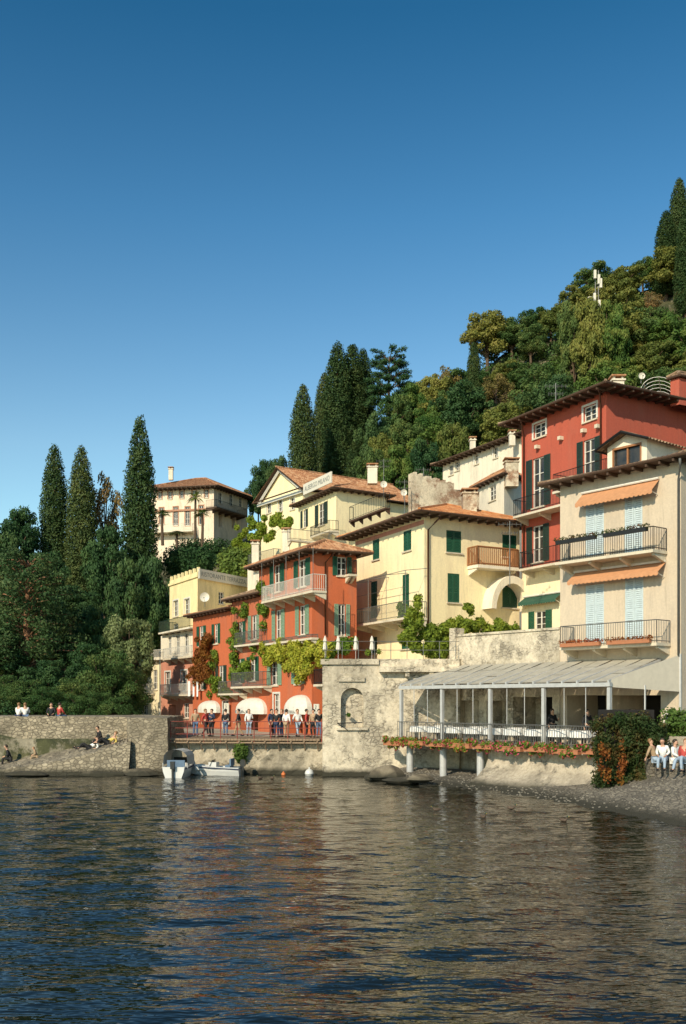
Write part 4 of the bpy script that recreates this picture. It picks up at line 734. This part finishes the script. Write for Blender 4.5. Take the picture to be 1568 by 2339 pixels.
mp=G(1364,130); tm=thing('telecom_mast','grey telecom mast with white antenna panels above trees','mast',(mp.x,mp.y,hgt(mp.x,130))); mb=MB(); za,zb_=Zz(712,130),Zz(618,130)
for dx in (-.2,.2): mb.tube([(mp.x+dx,130,hgt(mp.x,130)-1),(mp.x+dx,130,zb_)],.06)
for k in range(10): z=za-2+k*.6; mb.tube([(mp.x-.2,130,z),(mp.x+.2,130,z+.4*(1 if k%2 else -1))],.03,4)
mk('pole',mb,'irong',tm)
for dx,z,h in ((-.35,zb_-1.2,1.1),(.15,zb_-1.9,1.2),(.4,zb_-2.4,1.2),(-.8,zb_-4.5,.7),(-.4,zb_-4.2,1.1),(.2,zb_-5.,1.)): mb=MB(); mb.box(mp.x+dx-.15,129.5,z,mp.x+dx+.15,129.75,z+h); mb.tube([(mp.x+dx,129.8,z+.2),(mp.x,130,z+.2)],.04,4); mk('antenna_panel',mb,'signw',tm)
mb=MB(); mb.lathe((mp.x-1.,129.5,zb_-3.8),[(.01,-.1),(.35,0),(.35,.1)],12); mk('dish',mb,'signw',tm)
p0=G(1490,60); gh=thing('greenhouse','small rooftop greenhouse with curved white metal hoops','greenhouse',(p0.x,60,22)); mb=MB()
for k in range(6):
    c=G(1505,60+k*.7,Zz(895,60)); mb.tube([c+V(math.cos(math.pi*i/10)*1.1,0,math.sin(math.pi*i/10)*.9) for i in range(11)],.02,5)
for i in (2,5,8): mb.tube([G(1505,60,Zz(895,60))+V(math.cos(math.pi*i/10)*1.1,0,math.sin(math.pi*i/10)*.9),G(1505,63.5,Zz(895,60))+V(math.cos(math.pi*i/10)*1.1+.16,0,math.sin(math.pi*i/10)*.9)],.02,5)
mk('hoop_frame',mb,'frame',gh)
tw=house('red rooftop stair block on the tall house',(1532,60),(1552,59.5),(1640,61),22,23.6,'brick','tileb',[],[],.3,.15,cat='building',rafters=False)
mb=MB(); p=G(366,88); mb.tube([(p.x,p.y,2),(p.x,p.y,Zz(1490,88))],[.07,.04]); mb.ball((p.x,p.y,Zz(1490,88)),.09); tag(mk('flagpole',mb,'signw'),'slim white pole beside the small houses','pole')
f=B2b['L']; mb=MB()
for k,(x,w) in enumerate(((432,10),(443,8),(452,7))):
    u=f.U(x,1.3)
    for i in range(5): a,b=u+w*.06*i/5-.2,u+w*.06*(i+1)/5-.2; z=f.z(x,1556,1.3); mb.quad(f.P(a,1.3+.05*(i%2),z),f.P(b,1.3+.05*((i+1)%2),z),f.P(b,1.3+.05*((i+1)%2),z-1.2),f.P(a,1.3+.05*(i%2),z-1.3))
tag(mk('hanging_laundry',mb,'cloth'),'white laundry hanging from a balcony','laundry')
# ---------------- boats
def hull(mb,L,Wd,H,k=0,fb=0):
    st=9; rows=[]
    for i in range(st):
        s=i/(st-1); w=Wd/2*(1-s**3.2)**.7*(.9+.1*min(1,s*4)); zk=-.25+.35*s**3; sh=H*(1+.35*s*s); x=-L/2+L*s
        rows.append([V(x,-w,sh),V(x,-w*.93,sh*.55),V(x,-w*.72,.05+zk*.3),V(x,0,zk),V(x,w*.72,.05+zk*.3),V(x,w*.93,sh*.55),V(x,w,sh),V(x,w*.85,sh+.02),V(x,w*.8,.2),V(x,-w*.8,.2),V(x,-w*.85,sh+.02)])
    n=len(rows[0]); mb.add(sum(rows,[]),[[i*n+j,i*n+(j+1)%n,(i+1)*n+(j+1)%n,(i+1)*n+j] for i in range(st-1) for j in range(n)]+[list(range(7))[::-1]],k)
def boat(label,L,Wd,H,loc,rz,cabin):
    o=thing('motor_boat',label,'boat'); mb=MB(); hull(mb,L,Wd,H); mk('hull',mb,'gel',o,org=(0,0,0)); mb=MB(); mb.tube([(-L/2,-Wd*.46,H*.8),(0,-Wd*.5,H*.95),(L*.3,-Wd*.38,H*1.05)],.035); mb.tube([(-L/2,Wd*.46,H*.8),(0,Wd*.5,H*.95),(L*.3,Wd*.38,H*1.05)],.035); mk('rubbing_strake',mb,'navy',o,org=(0,0,0))
    mb=MB(); mb.box(L*.12,-Wd*.38,H*.7,L*.38,Wd*.38,H*1.15); mb.box(-.1,-.35,.2,.35,.35,.75); mk('deck',mb,'gel',o,org=(0,0,0)); mb=MB(); mb.box(-L*.32,-Wd*.36,.2,-L*.22,Wd*.36,.6); mb.box(-L*.34,-Wd*.36,.55,-L*.31,Wd*.36,.95); mk('seat',mb,'bluec',o,org=(0,0,0))
    mb=MB(); mb.quad(V(L*.1,-Wd*.38,H*1.1),V(L*.1,Wd*.38,H*1.1),V(L*.04,Wd*.32,H*1.1+.4),V(L*.04,-Wd*.32,H*1.1+.4)); mk('windscreen',mb,'glass',o,org=(0,0,0))
    mb=MB(); x=-L/2-.12; mb.box(x-.14,-.11,.5,x+.12,.11,.85); mb.box(x-.06,-.05,-.3,x+.06,.05,.51); mb.box(x-.1,-.13,.84,x+.08,.13,.91); mb.box(x+.05,-.09,.35,x+.16,.09,.55); mk('outboard_motor',mb,'rubber',o,org=(0,0,0))
    if cabin:
        mb=MB(); vs=[];A=8
        for xx in (-L*.38,-L*.1,L*.12):
            for i in range(A+1): a=math.pi*i/A; vs.append(V(xx,-math.cos(a)*Wd*.5,H+.1+math.sin(a)**.5*.85))
        mb.add(vs,[[j*(A+1)+i,j*(A+1)+i+1,(j+1)*(A+1)+i+1,(j+1)*(A+1)+i] for j in range(2) for i in range(A)]); mk('canopy',mb,'greyc',o,org=(0,0,0)); mb=MB()
        for xx in (-L*.38,L*.12): 
            for s in (-1,1): mb.tube([(xx,s*Wd*.5,H*.8),(xx,s*Wd*.5,H+.2)],.025)
        mk('canopy_frame',mb,'steel',o,org=(0,0,0))
    place(o,loc,rz)
boat('white motor boat with pale canvas canopy moored at the quay',3.2,1.4,.6,G(414,56.6,.02),math.radians(84),True)
boat('open white motor boat with black outboard moored by the walkway',2.9,1.2,.45,G(494,57.2,.02),math.radians(172),False)
def buoy(px,d,r,m,lab):
    p=G(px,d); mb=MB(); mb.ball((p.x,p.y,.55*r),r,14); mb.tube([(p.x,p.y,r*1.4),(p.x,p.y,r*1.9)],.05); mb.lathe((p.x,p.y,.5*r),[(r*1.02,-.05),(r*1.03,0),(r*1.02,.05)],14); tag(mk('mooring_buoy',mb,m,smooth=True),lab,'buoy')
buoy(707,57.0,.25,'gel','round white mooring buoy floating near the wall'); buoy(648,57.1,.12,'orangeb','small orange mooring buoy on the water')
# ---------------- skin figures
def skin(pts,edges,rad,sub=1):
    me=bpy.data.meshes.new('s'); me.from_pydata(pts,edges,[]); ob=bpy.data.objects.new('s',me); COL.objects.link(ob); ob.modifiers.new('k','SKIN').use_smooth_shade=True
    sv=me.skin_vertices[0].data
    for i,r in enumerate(rad): sv[i].radius=(r,r) if not isinstance(r,tuple) else r
    sv[0].use_root=True
    m=ob.modifiers.new('u','SUBSURF'); m.levels=sub; m.render_levels=sub; dg=bpy.context.evaluated_depsgraph_get(); dg.update(); out=bpy.data.meshes.new_from_object(ob.evaluated_get(dg)); bpy.data.objects.remove(ob); out.materials.clear(); return out
def pose(kind):
    J=dict(pel=(0,0,.93),spn=(0,0,1.12),che=(0,0,1.32),nek=(0,.01,1.47),hd0=(0,0,1.54),hd1=(0,-.01,1.62),hd2=(0,0,1.70))
    for s,m in (('l',-1),('r',1)):
        J.update({s+'sh':(m*.18,0,1.40),s+'el':(m*.25,.03,1.13),s+'wr':(m*.26,-.05,.89),s+'ha':(m*.26,-.08,.82),s+'hi':(m*.09,0,.88),s+'kn':(m*.10,-.02,.49),s+'an':(m*.11,.02,.09),s+'to':(m*.13,-.15,.04)})
    if kind=='talk': J.update(rel=(.27,-.02,1.14),rwr=(.18,-.25,1.22),rha=(.15,-.31,1.26),lkn=(-.12,-.06,.49))
    if kind=='walk': J.update(lkn=(-.1,-.16,.5),lan=(-.1,-.24,.12),lto=(-.1,-.4,.09),rkn=(.1,.06,.48),ran=(.1,.3,.16),rto=(.1,.2,.04),lel=(-.25,.12,1.14),lwr=(-.25,.14,.9),lha=(-.25,.12,.83),rel=(.25,-.06,1.14),rwr=(.24,-.22,.95),rha=(.24,-.28,.9))
    if kind in('sit','sit2','sit3'):
        dz=-.43; lean={'sit':-.06,'sit2':-.35,'sit3':.3}[kind]
        for k in list(J):
            x,y,z=J[k]; J[k]=(x,y+(lean*(z-.9) if z>.9 or kind=='sit' else 0),z+dz)
        for s,m in (('l',-1),('r',1)): J.update({s+'kn':(m*.13,-.42,.50),s+'an':(m*.13,-.46,.09),s+'to':(m*.14,-.62,.04),s+'hi':(m*.1,-.02,.47)})
        if kind=='sit3':
            for s,m in (('l',-1),('r',1)): J.update({s+'el':(m*.28,.22,.72),s+'wr':(m*.27,.3,.52),s+'ha':(m*.27,.32,.46),s+'kn':(m*.12,-.40,.62 if m>0 else .5),s+'an':(m*.12,-.38 if m>0 else -.62,.09),s+'to':(m*.12,-.54 if m>0 else -.78,.05)})
        else:
            for s,m in (('l',-1),('r',1)): J.update({s+'el':(m*.25,-.1,.74),s+'wr':(m*.16,-.32,.62),s+'ha':(m*.13,-.38,.59)})
    if kind=='recline':
        J=dict(pel=(0,0,.12),spn=(0,.17,.22),che=(0,.34,.36),nek=(0,.44,.48),hd0=(0,.47,.55),hd1=(0,.47,.63),hd2=(0,.48,.71))
        for s,m in (('l',-1),('r',1)): J.update({s+'sh':(m*.18,.40,.42),s+'el':(m*.24,.5,.16),s+'wr':(m*.24,.34,.07),s+'ha':(m*.24,.27,.05),s+'hi':(m*.09,-.03,.12),s+'kn':(m*.1,-.38,.38 if m>0 else .2),s+'an':(m*.1,-.62 if m>0 else -.8,.09),s+'to':(m*.1,-.78 if m>0 else -.88,.06 if m>0 else .2)})
    return J
def person_meshes(kind):
    J=pose(kind); ks=list(J); pts=[J[k] for k in ks]; R0=dict(pel=.125,spn=.115,che=.13,nek=.055,hd0=.07,hd1=.092,hd2=.075,sh=.058,el=.042,wr=.028,ha=.034,hi=.085,kn=.055,an=.036,to=.032)
    rad=[R0.get(k,R0.get(k[1:])) for k in ks]; E=[('pel','spn'),('spn','che'),('che','nek'),('nek','hd0'),('hd0','hd1'),('hd1','hd2')]
    for s in 'lr': E+=[('che',s+'sh'),(s+'sh',s+'el'),(s+'el',s+'wr'),(s+'wr',s+'ha'),('pel',s+'hi'),(s+'hi',s+'kn'),(s+'kn',s+'an'),(s+'an',s+'to')]
    ed=[(ks.index(a),ks.index(b)) for a,b in E]
    p2=list(pts);r2=list(rad)
    for s,m in (('l',-1),('r',1)):
        h=Vector(J[s+'ha']); w=Vector(J[s+'wr']); d=(h-w).normalized(); sd=d.cross(V(1,0,0) if abs(d.x)<.8 else V(0,1,0)).normalized()
        for i in range(4):
            a=h+sd*(i-1.5)*.021+d*.045; b=a+d*(.035-.006*abs(i-1.3))+V(-m*.012,0,0); p2+=[tuple(a),tuple(b)]; r2+=[.0095,.008]; n=len(p2); ed+=[(ks.index(s+'ha'),n-2),(n-2,n-1)]
        a=w.lerp(h,.6)-sd*.045+d*.01; p2+=[tuple(a),tuple(a+d*.035-sd*.01)]; r2+=[.011,.009]; n=len(p2); ed+=[(ks.index(s+'ha'),n-2),(n-2,n-1)]
    n=len(p2); hd=Vector(J['hd1']); p2.append(tuple(hd+V(0,-.105,-.012))); r2.append(.014); ed.append((ks.index('hd1'),n))
    for s in (-1,1): n=len(p2); p2.append(tuple(hd+V(s*.095,0.005,-.01))); r2.append(.018); ed.append((ks.index('hd1'),n))
    body=skin(p2,ed,r2)
    def sub(keys,edges,grow,ext={}):
        pp=[ext.get(k,J[k]) for k in keys]; rr=[R0.get(k,R0.get(k[1:]))*1.08+grow for k in keys]; return skin(pp,[(keys.index(a),keys.index(b)) for a,b in edges],rr)
    shirt=sub(['pel','spn','che','lsh','lel','lwr','rsh','rel','rwr'],[('pel','spn'),('spn','che'),('che','lsh'),('lsh','lel'),('lel','lwr'),('che','rsh'),('rsh','rel'),('rel','rwr')],.014,{s+'wr':tuple(Vector(J[s+'el']).lerp(Vector(J[s+'wr']),.85)) for s in 'lr'})
    tr=sub(['pel','lhi','lkn','lan','rhi','rkn','ran'],[('pel','lhi'),('lhi','lkn'),('lkn','lan'),('pel','rhi'),('rhi','rkn'),('rkn','ran')],.016)
    sh=[]
    for s in 'lr': shoe=MB(); a,b=Vector(J[s+'an']),Vector(J[s+'to']); shoe.ball(a.lerp(b,.55)-V(0,0,.015),.15,10,0,(.33,1.,.32)); sh.append(shoe)
    hair=MB(); hair.ball(hd+V(0,.025,.035),.112,12,0,(.93,1.02,.98)); hair.v=[v if v[1]>hd.y-.05 or v[2]>hd.z+.06 else (v[0]*.9,hd.y-.03,max(v[2],hd.z+.05)) for v in hair.v]
    es=[]
    for s in (-1,1): fc=MB(); fc.ball(hd+V(s*.035,-.088,.012),.012,6); es.append(fc)
    mo=MB(); mo.ball(hd+V(0,-.085,-.05),.02,8,0,(1.2,.35,.3)); return [('body',body),('shirt',shirt),('trousers',tr)]+[('shoe',tomesh('shoe',x)) for x in sh]+[('hair',tomesh('hair',hair))]+[('eye',tomesh('eye',x)) for x in es]+[('mouth',tomesh('mouth',mo))]
def tomesh(n,mb): 
    me=bpy.data.meshes.new(n); me.from_pydata([tuple(v) for v in mb.v],[],mb.f); me.polygons.foreach_set('use_smooth',[True]*len(me.polygons)); return me
PC={}
def person(kind,loc,rz,shirt,tr,label,hair='hair',sc=1.,group=None):
    if kind not in PC:
        PC[kind]=person_meshes(kind)
        for _,m in PC[kind]: m.materials.append(M['skin'])
    o=thing('person',label,'person',loc,group); o.rotation_euler=(0,0,rz); o.scale=(sc,)*3; mm=dict(body='skin',shirt=shirt,trousers=tr,shoe='black',hair=hair,eye='hair',mouth='redb')
    for n,me in PC[kind]:
        c=bpy.data.objects.new(n,me); COL.objects.link(c); c.parent=o; c.material_slots[0].link='OBJECT'; c.material_slots[0].material=M[mm[n]]
PI=math.pi; gw='people on the waterfront walkway'
for px,d,k,rz,s,t,h,l in ((447,61,'stand',.3,'tan','jeans','hair','person in tan top standing by the walkway railing'),(470,61,'walk',1.2,'redb','black','hairb','person in red top walking on the walkway'),(484,61,'talk',-.6,'navy','black','hair','person in navy top talking on the walkway'),(516,64,'stand',2.8,'black','jeans','hair','person in dark clothes seen from behind by the shops'),
  (545,61,'walk',-1.4,'black','tan','hair','person in black jacket walking past the shops'),(569,63,'talk',.5,'cloth','ljeans','hairb','person in white shirt and light jeans chatting'),(621,60,'talk',.8,'navy','black','hair','person in dark jacket leaning near the railing'),(632,59.6,'stand',-.3,'black','navy','hair','person in black standing at the railing'),(644,60.2,'talk',-1.,'black','jeans','hairb','person in black top turned to friends'),
  (655,59.5,'stand',2.6,'cloth','tan','hair','person in white top at the railing'),(680,60,'walk',.6,'cloth','ljeans','hairb','person in white shirt strolling on the walkway'),(701,60.5,'stand',1.5,'redb','black','hair','person in red jacket by the shop'),(716,59.4,'talk',-.5,'tan','black','hair','person in brown jacket near the stone wall'),(729,59.2,'stand',.4,'black','jeans','hair','person in dark jacket beside the stone wall')):
    person(k,G(px,d,2.09 if d<61.6 else 2.065),rz,s,t,l,h,.97,gw)
for px,s,t,h,l,rz in ((43,'cloth','navy','hairb','person in white top sitting on the quay wall',PI*.9),(58,'cloth','jeans','hairb','person in pale top sitting facing away on the wall',PI*1.1),(118,'black','black','hair','person in black with legs hanging over the wall',.1),(136,'redb','jeans','hair','person in checked red shirt sitting on the wall',PI*.8)):
    person('sit',G(px,61.6,2.85),rz,s,t,l,h,1.)
person('sit2',G(24,59.5,.35),-1.3,'black','black','person in dark clothes crouched on the stone ramp'); person('sit2',G(84,59.5,.62),-1.2,'tan','tan','small figure in tan clothes sitting on the ramp','hairb',.7)
person('recline',G(205,58.6,1.42),-1.35,'cloth','black','person in white shirt and black trousers reclining on ramp'); person('recline',G(246,58.8,1.72),-1.2,'yel','black','person in yellow shirt leaning back on the ramp','hairb'); person('sit2',G(232,59.9,1.45),-.9,'black','black','person in black sitting against the quay wall')
mb=MB()
for i in range(7): p=G(1490+i*22,41.8-i*.4); w=R.uniform(.24,.3); mb.prism([(p.x-w,p.y-.2+R.uniform(-.05,.05)),(p.x+w-.02,p.y-.25+R.uniform(-.05,.05)),(p.x+w,p.y+.9),(p.x-w,p.y+.9)],.9,1.86+R.uniform(-.05,.04))
tag(mk('stone_ledge',mb,'cobble'),'rough low stone ledge used as a seat','ledge')
for px,k,s,t,h,l,rz,dd in ((1498,'sit3','tan','ljeans','hairb','person in brown top leaning back on the stone ledge',.9,0),(1516,'sit2','cloth','ljeans','hair','person in white top and light jeans bending forward',-.5,-.25),(1541,'sit','cloth','cloth','hair','person in white clothes sitting on the shore ledge',.7,.1),(1561,'sit3','redb','ljeans','hairb','person in rust top lounging at the lakeside',-.8,-.2)):
    d=41.5-(px-1488)*.0178+dd; person(k,G(px,d,1.40+(.05 if dd<0 else 0)),rz,s,t,l,h,1.0,'friends sitting by the shore')
for px,nn,s,l in ((1342,-2.4,'black','waiter in dark shirt standing on the terrace'),(1440,-3.,'redb','person in red top standing inside the restaurant'),(1262,-3.,'black','waiter in black bending near the tables')):
    person('talk',PF.P(PF.U(px,nn),nn,ZD+.004),.5,s,'black',l)
dk=thing('duck','brown duck swimming on the lake','duck',group='ducks on the water'); me=skin([(0,0,.06),(.14,0,.07),(-.16,0,.08),(-.25,0,.13),(.2,0,.17),(.22,0,.25),(.25,0,.27)],[(0,1),(0,2),(2,3),(1,4),(4,5),(5,6)],[.1,.075,.07,.02,.032,.04,.028])
me.materials.append(M['duckb']); c=bpy.data.objects.new('body',me); COL.objects.link(c); c.parent=dk
mb=MB(); mb.ball((.235,0,.265),.046,10); mk('head_feathers',mb,'duckg',dk,org=(0,0,0),smooth=True); mb=MB(); mb.box(.27,-.018,.245,.34,.018,.262); mk('bill',mb,'bill',dk,org=(0,0,0))
for px,py in ((622,1779),(998,1852),(1104,1868),(1168,1848),(1288,1876),(595,1779)):
    place(dk,G(px,HC*F/(py-HY),0),R.uniform(0,6.28),.7)
# ---------------- light, world, camera
el=math.radians(31); az=Vector((-.50,-.866)).normalized(); sd=V(az.x*math.cos(el),az.y*math.cos(el),math.sin(el))
lt=bpy.data.lights.new('sun','SUN'); lt.energy=5.0; lt.angle=math.radians(.5); lt.color=(1,.87,.65); lo=bpy.data.objects.new('sun',lt); COL.objects.link(lo); lo.rotation_euler=(-sd).to_track_quat('-Z','Y').to_euler()
wd=bpy.data.worlds.new('World'); S.world=wd; wd.use_nodes=True; t=wd.node_tree; bg=t.nodes['Background']; sk=t.nodes.new('ShaderNodeTexSky'); sk.sky_type='NISHITA'; sk.sun_disc=False; sk.sun_elevation=el; sk.sun_rotation=math.atan2(az.x,az.y); sk.air_density=1.; sk.dust_density=.3; sk.ozone_density=2.2
gm=t.nodes.new('ShaderNodeGamma'); gm.inputs[1].default_value=1.25; t.links.new(sk.outputs[0],gm.inputs[0])
c=mix(t,1.,gm.outputs[0],(.78,1.2,1.0),'MULTIPLY')
tc=N(t,'ShaderNodeTexCoord'); sx=N(t,'ShaderNodeSeparateXYZ'); t.links.new(tc.outputs['Generated'],sx.inputs[0])
rp=ramp(t,sx.outputs[2],[(0.,(1.,.68,.66)),(.24,(.95,.66,.66)),(.435,(.46,.54,.64)),(.57,(.20,.42,.54)),(1.,(.20,.40,.52))])
c=mix(t,1.,c,rp,'MULTIPLY'); t.links.new(c,bg.inputs[0]); bg.inputs[1].default_value=.150
cam=bpy.data.cameras.new('camera'); co=bpy.data.objects.new('camera',cam); COL.objects.link(co); co.location=(0,0,HC); co.rotation_euler=(math.pi/2,0,0); cam.sensor_fit='VERTICAL'; cam.sensor_height=36; cam.lens=35; cam.shift_y=430.5/2339; cam.clip_end=4000; cam.clip_start=.1; S.camera=co
S.view_settings.view_transform='Standard'; S.view_settings.look='None'; S.view_settings.exposure=0
